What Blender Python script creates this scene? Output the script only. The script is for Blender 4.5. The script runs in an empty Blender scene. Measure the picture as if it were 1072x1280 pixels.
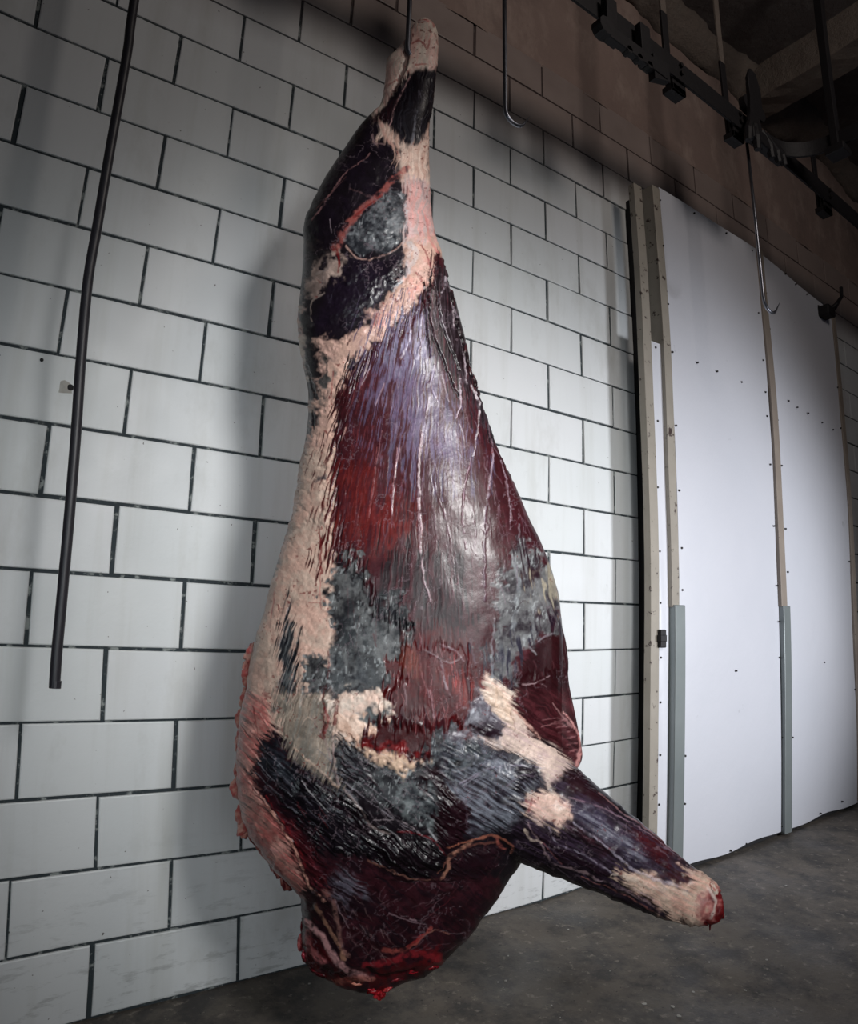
import bpy, bmesh, math, random
import numpy as np
from mathutils import Vector, Matrix

scene = bpy.context.scene
random.seed(4)

# ------------------------------------------------------------------ camera
# lens recovered from the block courses of the wall (block pitch 0.40 m): wide lens with barrel distortion
KR = [-0.1402096661593065, -0.608784913457402, 0.07280363774762333]
KT = np.array([-2.1883995086366115, 3.2677609489180584, 4.05643222305492])
KF, K1, K2 = 879.2897120869585, -0.18663202262459305, 0.08156617595845847
CX, CY, UNIT, ROW = 536.0, 640.0, 0.40, 0.47996967 * 0.40

def rodrigues(w):
    w = np.array(w); a = np.linalg.norm(w); k = w / a
    K = np.array([[0, -k[2], k[1]], [k[2], 0, -k[0]], [-k[1], k[0], 0]])
    return np.eye(3) + math.sin(a) * K + (1 - math.cos(a)) * K @ K
RM = rodrigues(KR)
_c = -RM.T @ KT
CAM = np.array([_c[0], _c[2], -_c[1]]) * UNIT

def sight(px, py):
    xd, yd = (px - CX) / KF, (py - CY) / KF
    rd = math.hypot(xd, yd); r = rd
    for _ in range(25):
        r -= (r * (1 + K1 * r * r + K2 * r ** 4) - rd) / (1 + 3 * K1 * r * r + 5 * K2 * r ** 4)
    s = r / rd if rd > 1e-9 else 1
    d = RM.T @ np.array([xd * s, yd * s, 1.0])
    return np.array([d[0], d[2], -d[1]])
def on_plane(px, py, p0, n):
    d = sight(px, py); n = np.array(n, float)
    return CAM + d * (np.dot(np.array(p0, float) - CAM, n) / np.dot(d, n))
def at_y(px, py, y): return on_plane(px, py, (0, y, 0), (0, 1, 0))
def at_z(px, py, z): return on_plane(px, py, (0, 0, z), (0, 0, 1))
def project(P):
    X = np.stack([P[:, 0], -P[:, 2], P[:, 1]], 1) / UNIT
    c = X @ RM.T + KT
    x, y = c[:, 0] / c[:, 2], c[:, 1] / c[:, 2]
    r2 = x * x + y * y; d = 1 + K1 * r2 + K2 * r2 * r2
    return np.stack([CX + KF * x * d, CY + KF * y * d], 1)

cd = bpy.data.cameras.new('camera')
cam = bpy.data.objects.new('camera', cd); scene.collection.objects.link(cam); scene.camera = cam
cv = lambda a: Vector((a[0], a[2], -a[1]))
rx, up, fw = cv(RM[0]), -cv(RM[1]), cv(RM[2])
M = Matrix((rx, up, -fw)).transposed().to_4x4(); M.translation = Vector(CAM)
cam.matrix_world = M
cd.type = 'PANO'
cd.sensor_fit = 'HORIZONTAL'; cd.sensor_width = 10.72; cd.sensor_height = 12.80
cd.lens = KF * 0.01; cd.clip_start = 0.02; cd.clip_end = 60
_r = np.linspace(0, 1.1, 300); _rd = _r * (1 + K1 * _r ** 2 + K2 * _r ** 4) * KF * 0.01
_k = np.linalg.lstsq(np.stack([_rd, _rd ** 2, _rd ** 3, _rd ** 4], 1), np.arctan(_r), rcond=None)[0]
scene.render.engine = 'CYCLES'
cc = cd
cc.panorama_type = 'FISHEYE_LENS_POLYNOMIAL'
cc.fisheye_polynomial_k0 = 0.0
cc.fisheye_polynomial_k1, cc.fisheye_polynomial_k2, cc.fisheye_polynomial_k3, cc.fisheye_polynomial_k4 = [-float(v) for v in _k]
cc.fisheye_fov = math.radians(175)

# ------------------------------------------------------------------ light and exposure
vs = scene.view_settings
vs.view_transform = 'Standard'; vs.look = 'None'; vs.gamma = 1.0; vs.use_curve_mapping = False
vs.exposure = 0.0
w = bpy.data.worlds.new('room_air'); scene.world = w; w.use_nodes = True
w.node_tree.nodes['Background'].inputs[0].default_value = (0.40, 0.62, 1.0, 1)
w.node_tree.nodes['Background'].inputs[1].default_value = 0.032

def aim(o, target):
    o.rotation_euler = (Vector(target) - o.location).to_track_quat('-Z', 'Y').to_euler()
def area(name, loc, target, size, power, color, sy=None, spread=180):
    l = bpy.data.lights.new(name, 'AREA'); l.energy = power; l.color = color
    l.shape = 'RECTANGLE'; l.size = size; l.size_y = sy or size; l.spread = math.radians(spread)
    o = bpy.data.objects.new(name, l); scene.collection.objects.link(o); o.location = loc; aim(o, target); return o
def spot(name, loc, target, power, color, angle, blend, radius):
    l = bpy.data.lights.new(name, 'SPOT'); l.energy = power; l.color = color
    l.spot_size = math.radians(angle); l.spot_blend = blend; l.shadow_soft_size = radius
    o = bpy.data.objects.new(name, l); scene.collection.objects.link(o); o.location = loc; aim(o, target); return o

spot('key_lamp', (0.40, -3.0, 2.25), (1.05, 0, 1.12), 315, (1.0, 0.99, 0.98), 60, 1.0, 0.30)
spot('door_lamp', (3.4, -3.0, 1.2), (2.6, 0, 1.05), 420, (0.93, 0.95, 1.0), 72, 1.0, 0.25)
spot('left_light', (-1.5, -2.6, 1.0), (0.5, 0, 1.2), 36, (0.80, 0.95, 1.0), 62, 1.0, 0.45)  # unseen light from the left, also fills the carcass shadow
spot('added_fill', (-0.1, -2.9, 1.3), (0.75, 0, 1.05), 85, (0.95, 0.98, 1.0), 62, 1.0, 0.7)  # soft fill added near the camera to lighten the carcass and its shadow
area('upper_fill', (1.6, -3.2, 3.9), (1.8, -0.4, 3.4), 0.8, 24, (1.0, 0.90, 0.83))  # unseen warm light added to brighten the ceiling and upper wall

# ------------------------------------------------------------------ helpers
def srgb(r, g, b):
    f = lambda c: ((c / 255 + 0.055) / 1.055) ** 2.4 if c / 255 > 0.04045 else c / 255 / 12.92
    return (f(r), f(g), f(b), 1.0)

def link(o, parent=None):
    scene.collection.objects.link(o)
    if parent: o.parent = parent
    return o
def tag(o, label=None, cat=None, group=None, kind=None):
    if label: o['label'] = label
    if cat: o['category'] = cat
    if group: o['group'] = group
    if kind: o['kind'] = kind
    return o
def empty(name, loc=(0, 0, 0)):
    o = bpy.data.objects.new(name, None); o.empty_display_size = 0.05
    link(o); o.location = loc; return o
def obj(name, bm, mat, parent=None, smooth=False, loc=None):
    me = bpy.data.meshes.new(name); bmesh.ops.recalc_face_normals(bm, faces=bm.faces); bm.to_mesh(me); bm.free()
    me.materials.append(mat)
    if smooth: me.polygons.foreach_set('use_smooth', [True] * len(me.polygons))
    o = bpy.data.objects.new(name, me); link(o)
    if parent:
        o.parent = parent; o.matrix_parent_inverse = Matrix.Translation(-Vector(parent.location))
    if loc: o.location = loc
    return o
def box(bm, lo, hi, bevel=0.0):
    r = bmesh.ops.create_cube(bm, size=1)
    for v in r['verts']:
        v.co = Vector([(lo[i] + hi[i]) / 2 + v.co[i] * (hi[i] - lo[i]) for i in range(3)])
    if bevel:
        es = list({e for v in r['verts'] for e in v.link_edges})
        bmesh.ops.bevel(bm, geom=es, offset=bevel, segments=2, affect='EDGES', profile=0.5)
    return bm
def prism(bm, pts, axis_vec):
    a = [bm.verts.new(p) for p in pts]; b = [bm.verts.new(Vector(p) + Vector(axis_vec)) for p in pts]
    n = len(pts)
    bm.faces.new(a); bm.faces.new(b[::-1])
    for i in range(n): bm.faces.new((a[i], b[i], b[(i + 1) % n], a[(i + 1) % n]))
    return bm
def smooth_path(pts, n=8):
    pts = [np.array(p, float) for p in pts]; P = [2 * pts[0] - pts[1]] + pts + [2 * pts[-1] - pts[-2]]
    out = []
    for i in range(1, len(P) - 2):
        for k in range(n):
            t = k / n
            out.append(0.5 * ((2 * P[i]) + (-P[i - 1] + P[i + 1]) * t + (2 * P[i - 1] - 5 * P[i] + 4 * P[i + 1] - P[i + 2]) * t * t
                              + (-P[i - 1] + 3 * P[i] - 3 * P[i + 1] + P[i + 2]) * t ** 3))
    out.append(P[-2]); return out
def tube(bm, pts, rad, seg=12):
    pts = [Vector(p) for p in pts]; rads = rad if hasattr(rad, '__len__') else [rad] * len(pts)
    rings = []; nrm = None
    for i, p in enumerate(pts):
        t = (pts[min(i + 1, len(pts) - 1)] - pts[max(i - 1, 0)]).normalized()
        if nrm is None:
            nrm = t.cross(Vector((0.3, 1, 0.2))).normalized()
        nrm = (nrm - t * nrm.dot(t)).normalized(); b = t.cross(nrm)
        rings.append([bm.verts.new(p + (nrm * math.cos(2 * math.pi * k / seg) + b * math.sin(2 * math.pi * k / seg)) * rads[i]) for k in range(seg)])
    for a, b in zip(rings, rings[1:]):
        for k in range(seg): bm.faces.new((a[k], a[(k + 1) % seg], b[(k + 1) % seg], b[k]))
    bm.faces.new(rings[0][::-1]); bm.faces.new(rings[-1])
    return bm
def disc_solid(bm, c, axis, r, h, seg=10):
    c = Vector(c); a = Vector(axis).normalized()
    return tube(bm, [c - a * h / 2, c + a * h / 2], r, seg)

# node material builder
class Mat:
    def __init__(s, name):
        s.m = bpy.data.materials.new(name); s.m.use_nodes = True; s.t = s.m.node_tree; s.n = s.t.nodes
        s.b = s.n['Principled BSDF']; s.tc = s.n.new('ShaderNodeTexCoord'); s.geo = s.n.new('ShaderNodeNewGeometry')
    def l(s, a, b): s.t.links.new(a, b)
    def noise(s, scale, detail=4, rough=0.55, stretch=None, src=None):
        t = s.n.new('ShaderNodeTexNoise'); t.inputs['Scale'].default_value = scale
        t.inputs['Detail'].default_value = detail; t.inputs['Roughness'].default_value = rough
        v = src or s.geo.outputs['Position']
        if stretch:
            mp = s.n.new('ShaderNodeMapping'); mp.inputs['Scale'].default_value = stretch; s.l(v, mp.inputs[0]); v = mp.outputs[0]
        s.l(v, t.inputs['Vector']); return t.outputs['Fac']
    def ramp(s, fac, stops):
        r = s.n.new('ShaderNodeValToRGB'); e = r.color_ramp.elements
        while len(e) < len(stops): e.new(0.5)
        for el, (p, c) in zip(e, stops):
            el.position = p; el.color = c if hasattr(c, '__len__') else (c, c, c, 1)
        s.l(fac, r.inputs[0]); return r.outputs[0]
    def mix(s, fac, a, b, mode='MIX'):
        m = s.n.new('ShaderNodeMix'); m.data_type = 'RGBA'; m.blend_type = mode
        for sock, v in ((m.inputs[0], fac), (m.inputs[6], a), (m.inputs[7], b)):
            if isinstance(v, (int, float)): sock.default_value = v
            elif isinstance(v, tuple): sock.default_value = v
            else: s.l(v, sock)
        return m.outputs[2]
    def math(s, op, a, b=0.0):
        m = s.n.new('ShaderNodeMath'); m.operation = op
        for sock, v in ((m.inputs[0], a), (m.inputs[1], b)):
            if isinstance(v, (int, float)): sock.default_value = v
            else: s.l(v, sock)
        return m.outputs[0]
    def sep(s, v=None):
        x = s.n.new('ShaderNodeSeparateXYZ'); s.l(v or s.geo.outputs['Position'], x.inputs[0]); return x.outputs
    def color(s, c):
        if isinstance(c, tuple): s.b.inputs['Base Color'].default_value = c
        else: s.l(c, s.b.inputs['Base Color'])
    def rough(s, r):
        if isinstance(r, (int, float)): s.b.inputs['Roughness'].default_value = r
        else: s.l(r, s.b.inputs['Roughness'])
    def bump(s, h, strength, dist):
        b = s.n.new('ShaderNodeBump'); b.inputs['Strength'].default_value = strength; b.inputs['Distance'].default_value = dist
        s.l(h, b.inputs['Height']); s.l(b.outputs[0], s.b.inputs['Normal'])
    def metal(s, v): s.b.inputs['Metallic'].default_value = v

# ------------------------------------------------------------------ materials
def mat_block():
    m = Mat('painted_block'); oi = m.n.new('ShaderNodeObjectInfo')
    base = m.mix(m.noise(1.3, 3), srgb(196, 200, 201), srgb(212, 213, 215))
    base = m.mix(m.math('MULTIPLY', oi.outputs['Random'], 0.35), base, srgb(190, 197, 196))
    # faint vertical runs and fine specks
    base = m.mix(m.ramp(m.noise(9, 5, 0.6, (1.0, 1.0, 0.08)), [(0.5, 0.0), (0.75, 0.35)]), base, srgb(160, 160, 150))
    base = m.mix(m.ramp(m.noise(3.0, 6, 0.7, (1, 1, 0.5)), [(0.55, 0.0), (0.72, 0.3)]), base, srgb(140, 138, 128))
    base = m.mix(m.ramp(m.noise(60, 2, 0.5), [(0.735, 0.0), (0.76, 0.8)]), base, srgb(60, 50, 45))
    # scuffs near the floor
    z = m.sep()[2]
    low = m.math('MULTIPLY', m.ramp(z, [(0.0, 1.0), (0.5, 0.0)]), m.ramp(m.noise(11, 6, 0.7, (0.6, 1, 2.6)), [(0.54, 0.0), (0.62, 1.0)]))
    base = m.mix(m.math('MULTIPLY', low, 0.35), base, srgb(62, 62, 60))
    # turns brown towards the top, with an uneven edge
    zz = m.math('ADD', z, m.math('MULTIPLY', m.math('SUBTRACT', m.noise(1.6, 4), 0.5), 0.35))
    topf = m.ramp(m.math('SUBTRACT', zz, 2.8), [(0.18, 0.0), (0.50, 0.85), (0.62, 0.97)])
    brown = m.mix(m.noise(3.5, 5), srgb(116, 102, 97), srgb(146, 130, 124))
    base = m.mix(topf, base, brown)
    m.color(base); m.rough(m.ramp(m.noise(7, 3), [(0.3, 0.42), (0.7, 0.6)]))
    m.bump(m.noise(22, 6, 0.6), 0.25, 0.004)
    return m.m
def mat_mortar():
    m = Mat('dark_mortar'); c = m.mix(m.ramp(m.noise(26, 5, 0.7), [(0.54, 0.0), (0.62, 0.7)]), srgb(42, 50, 54), srgb(150, 155, 152))
    z = m.sep()[2]
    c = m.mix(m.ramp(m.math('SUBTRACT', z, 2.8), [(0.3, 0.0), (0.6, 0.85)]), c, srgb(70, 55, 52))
    m.color(c); m.rough(0.9); m.bump(m.noise(60, 4), 0.6, 0.004); return m.m
def mat_plaster():
    m = Mat('brown_plaster'); c = m.mix(m.noise(1.8, 6, 0.6), srgb(108, 90, 84), srgb(150, 130, 121))
    c = m.mix(m.ramp(m.noise(0.9, 6, 0.65), [(0.52, 0.0), (0.68, 0.6)]), c, srgb(62, 52, 50))
    c = m.mix(m.ramp(m.noise(4.5, 7, 0.7, (1, 1, 0.5)), [(0.5, 0.0), (0.66, 0.5)]), c, srgb(168, 150, 140))
    m.color(c); m.rough(0.85); m.bump(m.noise(14, 7, 0.65), 0.5, 0.015); return m.m
def mat_concrete(name, a, b, bump=0.03):
    m = Mat(name); c = m.mix(m.noise(2.2, 7, 0.65), a, b)
    c = m.mix(m.ramp(m.noise(14, 5, 0.7), [(0.5, 0.0), (0.75, 0.4)]), c, srgb(120, 118, 112))
    m.color(c); m.rough(0.95); m.bump(m.noise(9, 9, 0.75), 0.9, bump); return m.m
def mat_floor():
    m = Mat('worn_concrete_floor')
    c = m.mix(m.noise(1.6, 8, 0.65), srgb(54, 52, 50), srgb(112, 103, 93))
    c = m.mix(m.ramp(m.noise(5.5, 8, 0.75), [(0.45, 0.0), (0.60, 0.75)]), c, srgb(40, 40, 42))
    c = m.mix(m.ramp(m.noise(28, 5, 0.7), [(0.58, 0.0), (0.68, 0.65)]), c, srgb(136, 128, 118))
    c = m.mix(m.ramp(m.noise(75, 2, 0.5), [(0.70, 0.0), (0.73, 0.8)]), c, srgb(22, 21, 22))
    m.color(c); m.rough(m.ramp(m.noise(3, 5), [(0.35, 0.5), (0.65, 0.85)]))
    h = m.math('ADD', m.noise(8, 8, 0.7), m.math('MULTIPLY', m.noise(60, 3), 0.3))
    m.bump(h, 0.45, 0.01); return m.m
def mat_simple(name, a, b, rough, scale=20, metal=0.0, bump=0.2, bdist=0.002, stretch=None, spots=None):
    m = Mat(name); c = m.mix(m.noise(scale, 5, 0.6, stretch), a, b)
    if spots: c = m.mix(m.ramp(m.noise(spots[0], 5, 0.7, spots[3] if len(spots) > 3 else None), [(spots[1], 0.0), (spots[1] + 0.05, 1.0)]), c, spots[2])
    m.color(c); m.rough(rough); m.metal(metal); m.bump(m.noise(scale * 1.7, 5, 0.6, stretch), bump, bdist); return m.m

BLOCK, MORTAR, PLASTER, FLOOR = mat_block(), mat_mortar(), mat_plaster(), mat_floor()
ROUGH = mat_concrete('rough_ceiling_concrete', srgb(92, 82, 76), srgb(140, 128, 118), 0.05)
SLAB = mat_concrete('ceiling_slab_concrete', srgb(66, 60, 60), srgb(92, 84, 82), 0.02)
PANEL = mat_simple('white_sheet_metal', srgb(205, 208, 216), srgb(218, 219, 226), 0.33, 1.6, 0.15, 0.35, 0.02, None, (5, 0.70, srgb(190, 192, 198)))
POST = mat_simple('chipped_beige_post', srgb(128, 122, 112), srgb(156, 149, 138), 0.6, 8, 0, 0.4, 0.003, None, (22, 0.60, srgb(52, 34, 30)))
BATTEN = mat_simple('weathered_batten', srgb(118, 106, 98), srgb(150, 140, 128), 0.6, 8, 0, 0.4, 0.003, None, (30, 0.66, srgb(70, 54, 48)))
COVER = mat_simple('grey_green_metal_cover', srgb(114, 122, 122), srgb(138, 144, 144), 0.4, 5, 0.3, 0.2, 0.003)
DARKGAP = mat_simple('dark_recess', srgb(20, 20, 22), srgb(34, 32, 34), 0.9, 10)
RUBBER = mat_simple('black_rubber', srgb(30, 29, 34), srgb(44, 42, 48), 0.42, 14, 0, 0.3, 0.001)
IRON = mat_simple('dark_greasy_iron', srgb(13, 13, 17), srgb(26, 22, 25), 0.6, 25, 0.2, 0.5, 0.003, None, (18, 0.70, srgb(48, 34, 32)))
STEEL = mat_simple('worn_steel', srgb(96, 98, 106), srgb(140, 142, 150), 0.32, 30, 0.9, 0.2, 0.001)
SCREW = mat_simple('screw_head', srgb(34, 32, 34), srgb(60, 56, 54), 0.5, 40, 0.6)
GRIT = mat_simple('pale_grit', srgb(120, 118, 112), srgb(190, 188, 182), 0.8, 12)

# ------------------------------------------------------------------ room shell
# floor: slightly uneven concrete
bm = bmesh.new(); nx, ny = 120, 60
X0, X1, Y0, Y1 = -3.0, 7.0, -4.6, 0.12
vv = [[bm.verts.new((X0 + (X1 - X0) * i / nx, Y0 + (Y1 - Y0) * j / ny,
        0.003 * math.sin(i * 0.9 + j * 0.35) * math.sin(j * 0.7 - i * 0.21) - 0.002)) for j in range(ny + 1)] for i in range(nx + 1)]
for i in range(nx):
    for j in range(ny): bm.faces.new((vv[i][j], vv[i + 1][j], vv[i + 1][j + 1], vv[i][j + 1]))
floor = tag(obj('floor', bm, FLOOR, smooth=True), kind='structure')

# back wall: mortar bed with single blocks set in it, plaster above
wall = empty('wall_back'); tag(wall, kind='structure')
bm = bmesh.new()
TOPZ = 19 * ROW
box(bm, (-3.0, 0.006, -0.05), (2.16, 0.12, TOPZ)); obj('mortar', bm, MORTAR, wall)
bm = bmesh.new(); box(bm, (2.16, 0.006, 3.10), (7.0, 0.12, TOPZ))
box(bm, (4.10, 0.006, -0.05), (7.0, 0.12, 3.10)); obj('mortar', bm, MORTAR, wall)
bm = bmesh.new()
gx, gz = 90, 16
pv = [[bm.verts.new((-3 + 10 * i / gx, 0.002 + 0.010 * math.sin(i * 1.3 + j * 2.1) * math.sin(j * 0.9 + i * .37), TOPZ - 0.02 + (4.85 - TOPZ) * j / gz)) for j in range(gz + 1)] for i in range(gx + 1)]
for i in range(gx):
    for j in range(gz): bm.faces.new((pv[i][j], pv[i + 1][j], pv[i + 1][j + 1], pv[i][j + 1]))
obj('plaster', bm, PLASTER, wall, smooth=True)

def block_mesh(wd, seed):
    r = random.Random(seed); bm = bmesh.new(); h = ROW
    j = lambda a: r.uniform(-a, a)
    g1, g2 = 0.0033 + r.uniform(0, 0.0028), 0.0028 + r.uniform(0, 0.0016)
    f = 0.0
    for k, (dy, ins) in enumerate(((0.05, 0.0), (0.004, 0.0), (0.0015 + f, 0.0012), (0.0 + f, 0.0035))):
        pass
    prof = ((0.05, 0.0), (0.0042, 0.0), (0.0012, 0.0010), (0.0, 0.0038))
    cj = [(j(0.0016), j(0.0016)) for _ in range(4)]
    tilt = (j(0.0012), j(0.0012))
    rings = []
    for y, ins in prof:
        c = [(g1 + ins, g2 + ins), (wd - g1 - ins, g2 + ins), (wd - g1 - ins, h - g2 - ins), (g1 + ins, h - g2 - ins)]
        rings.append([bm.verts.new((x + cj[i][0], y + tilt[0] * (x / wd - .5) + tilt[1] * (z / h - .5), z + cj[i][1])) for i, (x, z) in enumerate(c)])
    for a, b in zip(rings, rings[1:]):
        for k in range(4): bm.faces.new((a[k], a[(k + 1) % 4], b[(k + 1) % 4], b[k]))
    bm.faces.new(rings[-1])
    me = bpy.data.meshes.new('block'); bmesh.ops.recalc_face_normals(bm, faces=bm.faces); bm.to_mesh(me); bm.free()
    me.materials.append(BLOCK)
    return me
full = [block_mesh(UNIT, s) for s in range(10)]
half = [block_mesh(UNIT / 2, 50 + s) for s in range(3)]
rb = random.Random(9)
cut_meshes = {}
def put_block(x, row, wd=UNIT):
    if abs(wd - UNIT) < 1e-6: me = rb.choice(full)
    elif abs(wd - UNIT / 2) < 1e-6: me = rb.choice(half)
    else:
        key = round(wd, 3)
        if key not in cut_meshes: cut_meshes[key] = block_mesh(wd, int(wd * 1000))
        me = cut_meshes[key]
    o = bpy.data.objects.new('block', me); link(o, wall)
    o.location = (x + rb.uniform(-0.002, 0.002), rb.uniform(-0.0008, 0.0012), row * ROW + rb.uniform(-0.0008, 0.0008))
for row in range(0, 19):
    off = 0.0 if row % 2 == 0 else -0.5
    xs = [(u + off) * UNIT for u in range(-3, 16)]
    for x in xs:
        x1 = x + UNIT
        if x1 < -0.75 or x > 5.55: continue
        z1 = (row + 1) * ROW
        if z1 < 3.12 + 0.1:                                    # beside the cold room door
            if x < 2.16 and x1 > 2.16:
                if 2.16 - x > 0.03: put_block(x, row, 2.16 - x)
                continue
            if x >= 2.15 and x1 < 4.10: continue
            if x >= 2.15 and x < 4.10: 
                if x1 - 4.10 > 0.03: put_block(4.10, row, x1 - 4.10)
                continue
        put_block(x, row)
# chipped plug hole behind the hanging hose
hp = at_y(85, 484, 0)
bm = bmesh.new(); disc_solid(bm, (hp[0] + 0.006, -0.001, hp[2]), (0, 1, 0), 0.009, 0.004, 9)
obj('drilled_hole', bm, DARKGAP, wall)
bm = bmesh.new(); r = random.Random(3)
c0 = bm.verts.new((hp[0] - 0.008, -0.0045, hp[2] - 0.002)); ring = []
for k in range(11):
    a = 2 * math.pi * k / 11; rr = 0.020 * r.uniform(0.7, 1.2)
    ring.append(bm.verts.new((hp[0] - 0.008 + rr * math.cos(a), -0.0005, hp[2] - 0.002 + rr * math.sin(a))))
for k in range(11): bm.faces.new((c0, ring[k], ring[(k + 1) % 11]))
obj('filler_patch', bm, GRIT, wall)
hp = at_y(52, 450, 0); bm = bmesh.new(); disc_solid(bm, (hp[0], -0.001, hp[2]), (0, 1, 0), 0.005, 0.004, 8); obj('drilled_hole', bm, DARKGAP, wall)

bm = bmesh.new(); box(bm, (5.90, -4.6, -0.05), (6.0, 0.10, 4.62)); tag(obj('wall_right', bm, PLASTER), kind='structure')
bm = bmesh.new(); box(bm, (-3.0, -4.6, -0.05), (-2.9, 0.10, 4.62)); tag(obj('wall_left', bm, PLASTER), kind='structure')
# ceiling slab, rough haunch along the wall, cross beam
def rough_box(bm, lo, hi, step, amp, seed):
    box(bm, lo, hi)
    for i in range(3):
        n = max(1, int((hi[i] - lo[i]) / step))
        for k in range(1, n):
            c = [0, 0, 0]; c[i] = lo[i] + (hi[i] - lo[i]) * k / n; nv = [0, 0, 0]; nv[i] = 1
            bmesh.ops.bisect_plane(bm, geom=bm.verts[:] + bm.edges[:] + bm.faces[:], plane_co=c, plane_no=nv)
    r = random.Random(seed)
    for v in bm.verts: v.co += Vector((r.uniform(-amp, amp), r.uniform(-amp, amp), r.uniform(-amp, amp)))
    return bm
bm = bmesh.new(); box(bm, (-3, -4.6, 4.60), (7, 0.12, 4.75)); ceil = tag(obj('ceiling', bm, SLAB), kind='structure')
bm = bmesh.new(); rough_box(bm, (3.40, -4.5, 4.36), (3.61, 0.05, 4.62), 0.10, 0.008, 5)
obj('cross_beam', bm, ROUGH, ceil, smooth=False)
bm = bmesh.new(); rough_box(bm, (1.5, -4.5, 4.34), (1.72, 0.05, 4.62), 0.12, 0.008, 6)
obj('cross_beam', bm, ROUGH, ceil, smooth=False)
# haunch: thick trowelled mass in the corner of wall and ceiling
bm = bmesh.new(); r = random.Random(8); rings = []
N = 120
for i in range(N + 1):
    x = -1.0 + 8.0 * i / N
    dz = 0.16 + 0.06 * math.sin(x * 2.3) + 0.05 * math.sin(x * 5.1 + 1) + r.uniform(-0.012, 0.012)
    dy = 0.20 + 0.05 * math.sin(x * 3.1 + 2) + r.uniform(-0.012, 0.012)
    ring = []
    for k in range(6):
        a = k / 5 * math.pi / 2
        ring.append(bm.verts.new((x, 0.01 - dy * math.sin(a) ** 1.0 * (0.75 if 0 < k < 5 else 1) + r.uniform(-.006, .006), 4.61 - dz * math.cos(a) * (0.75 if 0 < k < 5 else 1) + r.uniform(-.006, .006))))
    ring.append(bm.verts.new((x, 0.03, 4.62))); rings.append(ring)
for a, b in zip(rings, rings[1:]):
    for k in range(7): bm.faces.new((a[k], b[k], b[(k + 1) % 7], a[(k + 1) % 7]))
bm.faces.new(rings[0]); bm.faces.new(rings[-1][::-1])
obj('corner_haunch', bm, ROUGH, ceil, smooth=True)

# ------------------------------------------------------------------ cold room door
door = empty('door_1', (2.04, -0.15, 0)); tag(door, kind='structure')
YD = -0.15
bm = bmesh.new(); box(bm, (2.16, -0.06, 0.0), (4.10, 0.02, 3.12)); obj('dark_backing', bm, DARKGAP, door)  # dark box added so the opening between the posts reads as shade
def sheet(name, x0, x1, z0, z1, y, mat, zt2=None, wav=0.004, th=0.012, seed=0):
    """a slightly buckled metal sheet with its own thickness"""
    bm = bmesh.new(); nx, nz = 14, 40; F = []; B = []
    for i in range(nx + 1):
        f, b = [], []
        for j in range(nz + 1):
            u, v = i / nx, j / nz
            x = x0 + (x1 - x0) * u; zt = z1 + ((zt2 - z1) * u if zt2 is not None else 0)
            z = z0 + (zt - z0) * v
            if j == 0: z += 0.010 * math.sin(u * 9 + seed) * u * (1 - u) * 4
            if i in (0, nx): x += 0.004 * math.sin(v * 11 + seed * 2 + i)
            d = wav * (math.sin(u * 4.0 + seed) * math.sin(v * 7.0 + seed * 1.7) + 0.4 * math.sin(u * 9 + v * 15))
            f.append(bm.verts.new((x, y + d, z))); b.append(bm.verts.new((x, y + th, z)))
        F.append(f); B.append(b)
    for i in range(nx):
        for j in range(nz):
            bm.faces.new((F[i][j], F[i + 1][j], F[i + 1][j + 1], F[i][j + 1])); bm.faces.new((B[i][j], B[i][j + 1], B[i + 1][j + 1], B[i + 1][j]))
    for i in range(nx):
        bm.faces.new((F[i][0], B[i][0], B[i + 1][0], F[i + 1][0])); bm.faces.new((F[i][nz], F[i + 1][nz], B[i + 1][nz], B[i][nz]))
    for j in range(nz):
        bm.faces.new((F[0][j], F[0][j + 1], B[0][j + 1], B[0][j])); bm.faces.new((F[nx][j], B[nx][j], B[nx][j + 1], F[nx][j + 1]))
    return obj(name, bm, mat, door, smooth=False)
for o_ in (sheet('panel', 2.235, 3.125, 0.025, 3.165, YD, PANEL, 3.165, 0.004, 0.06, 1),
           sheet('panel', 3.180, 4.050, 0.020, 3.160, YD, PANEL, 3.080, 0.005, 0.06, 3)):
    o_.data.polygons.foreach_set('use_smooth', [True] * len(o_.data.polygons))
    md = o_.modifiers.new('edge', 'EDGE_SPLIT'); md.split_angle = math.radians(40)
def post(name, x0, x1, y0, y1, z0, z1, mat, bev=0.003, wob=0.002, seed=0):
    bm = bmesh.new(); box(bm, (x0, y0, z0), (x1, y1, z1), bev)
    for k in range(1, 14):
        bmesh.ops.bisect_plane(bm, geom=bm.verts[:] + bm.edges[:] + bm.faces[:], plane_co=(0, 0, z0 + (z1 - z0) * k / 14), plane_no=(0, 0, 1))
    for v in bm.verts: v.co.x += wob * math.sin(v.co.z * 5 + seed)
    return obj(name, bm, mat, door)
post('frame_post', 2.040, 2.098, YD, -0.115, 0.0, 3.10, POST, 0.003, 0.003, 1)
post('frame_post', 2.180, 2.236, YD - 0.004, -0.07, 1.14, 3.15, POST, 0.003, 0.003, 2)
sheet('filler_strip', 2.098, 2.182, 0.02, 2.32, -0.135, PANEL, 2.32, 0.001, 0.02, 0.4)
post('post_cover', 2.188, 2.262, YD - 0.016, -0.09, 0.02, 1.15, COVER, 0.004, 0.001, 2)
post('batten', 3.122, 3.184, YD - 0.016, -0.09, 1.16, 3.17, BATTEN, 0.004, 0.005, 3)
post('batten_cover', 3.130, 3.205, YD - 0.022, -0.09, 0.012, 1.165, COVER, 0.004, 0.002, 3)
post('edge_batten', 4.048, 4.100, YD - 0.010, -0.01, 0.03, 3.08, BATTEN, 0.004, 0.004, 5)
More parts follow.
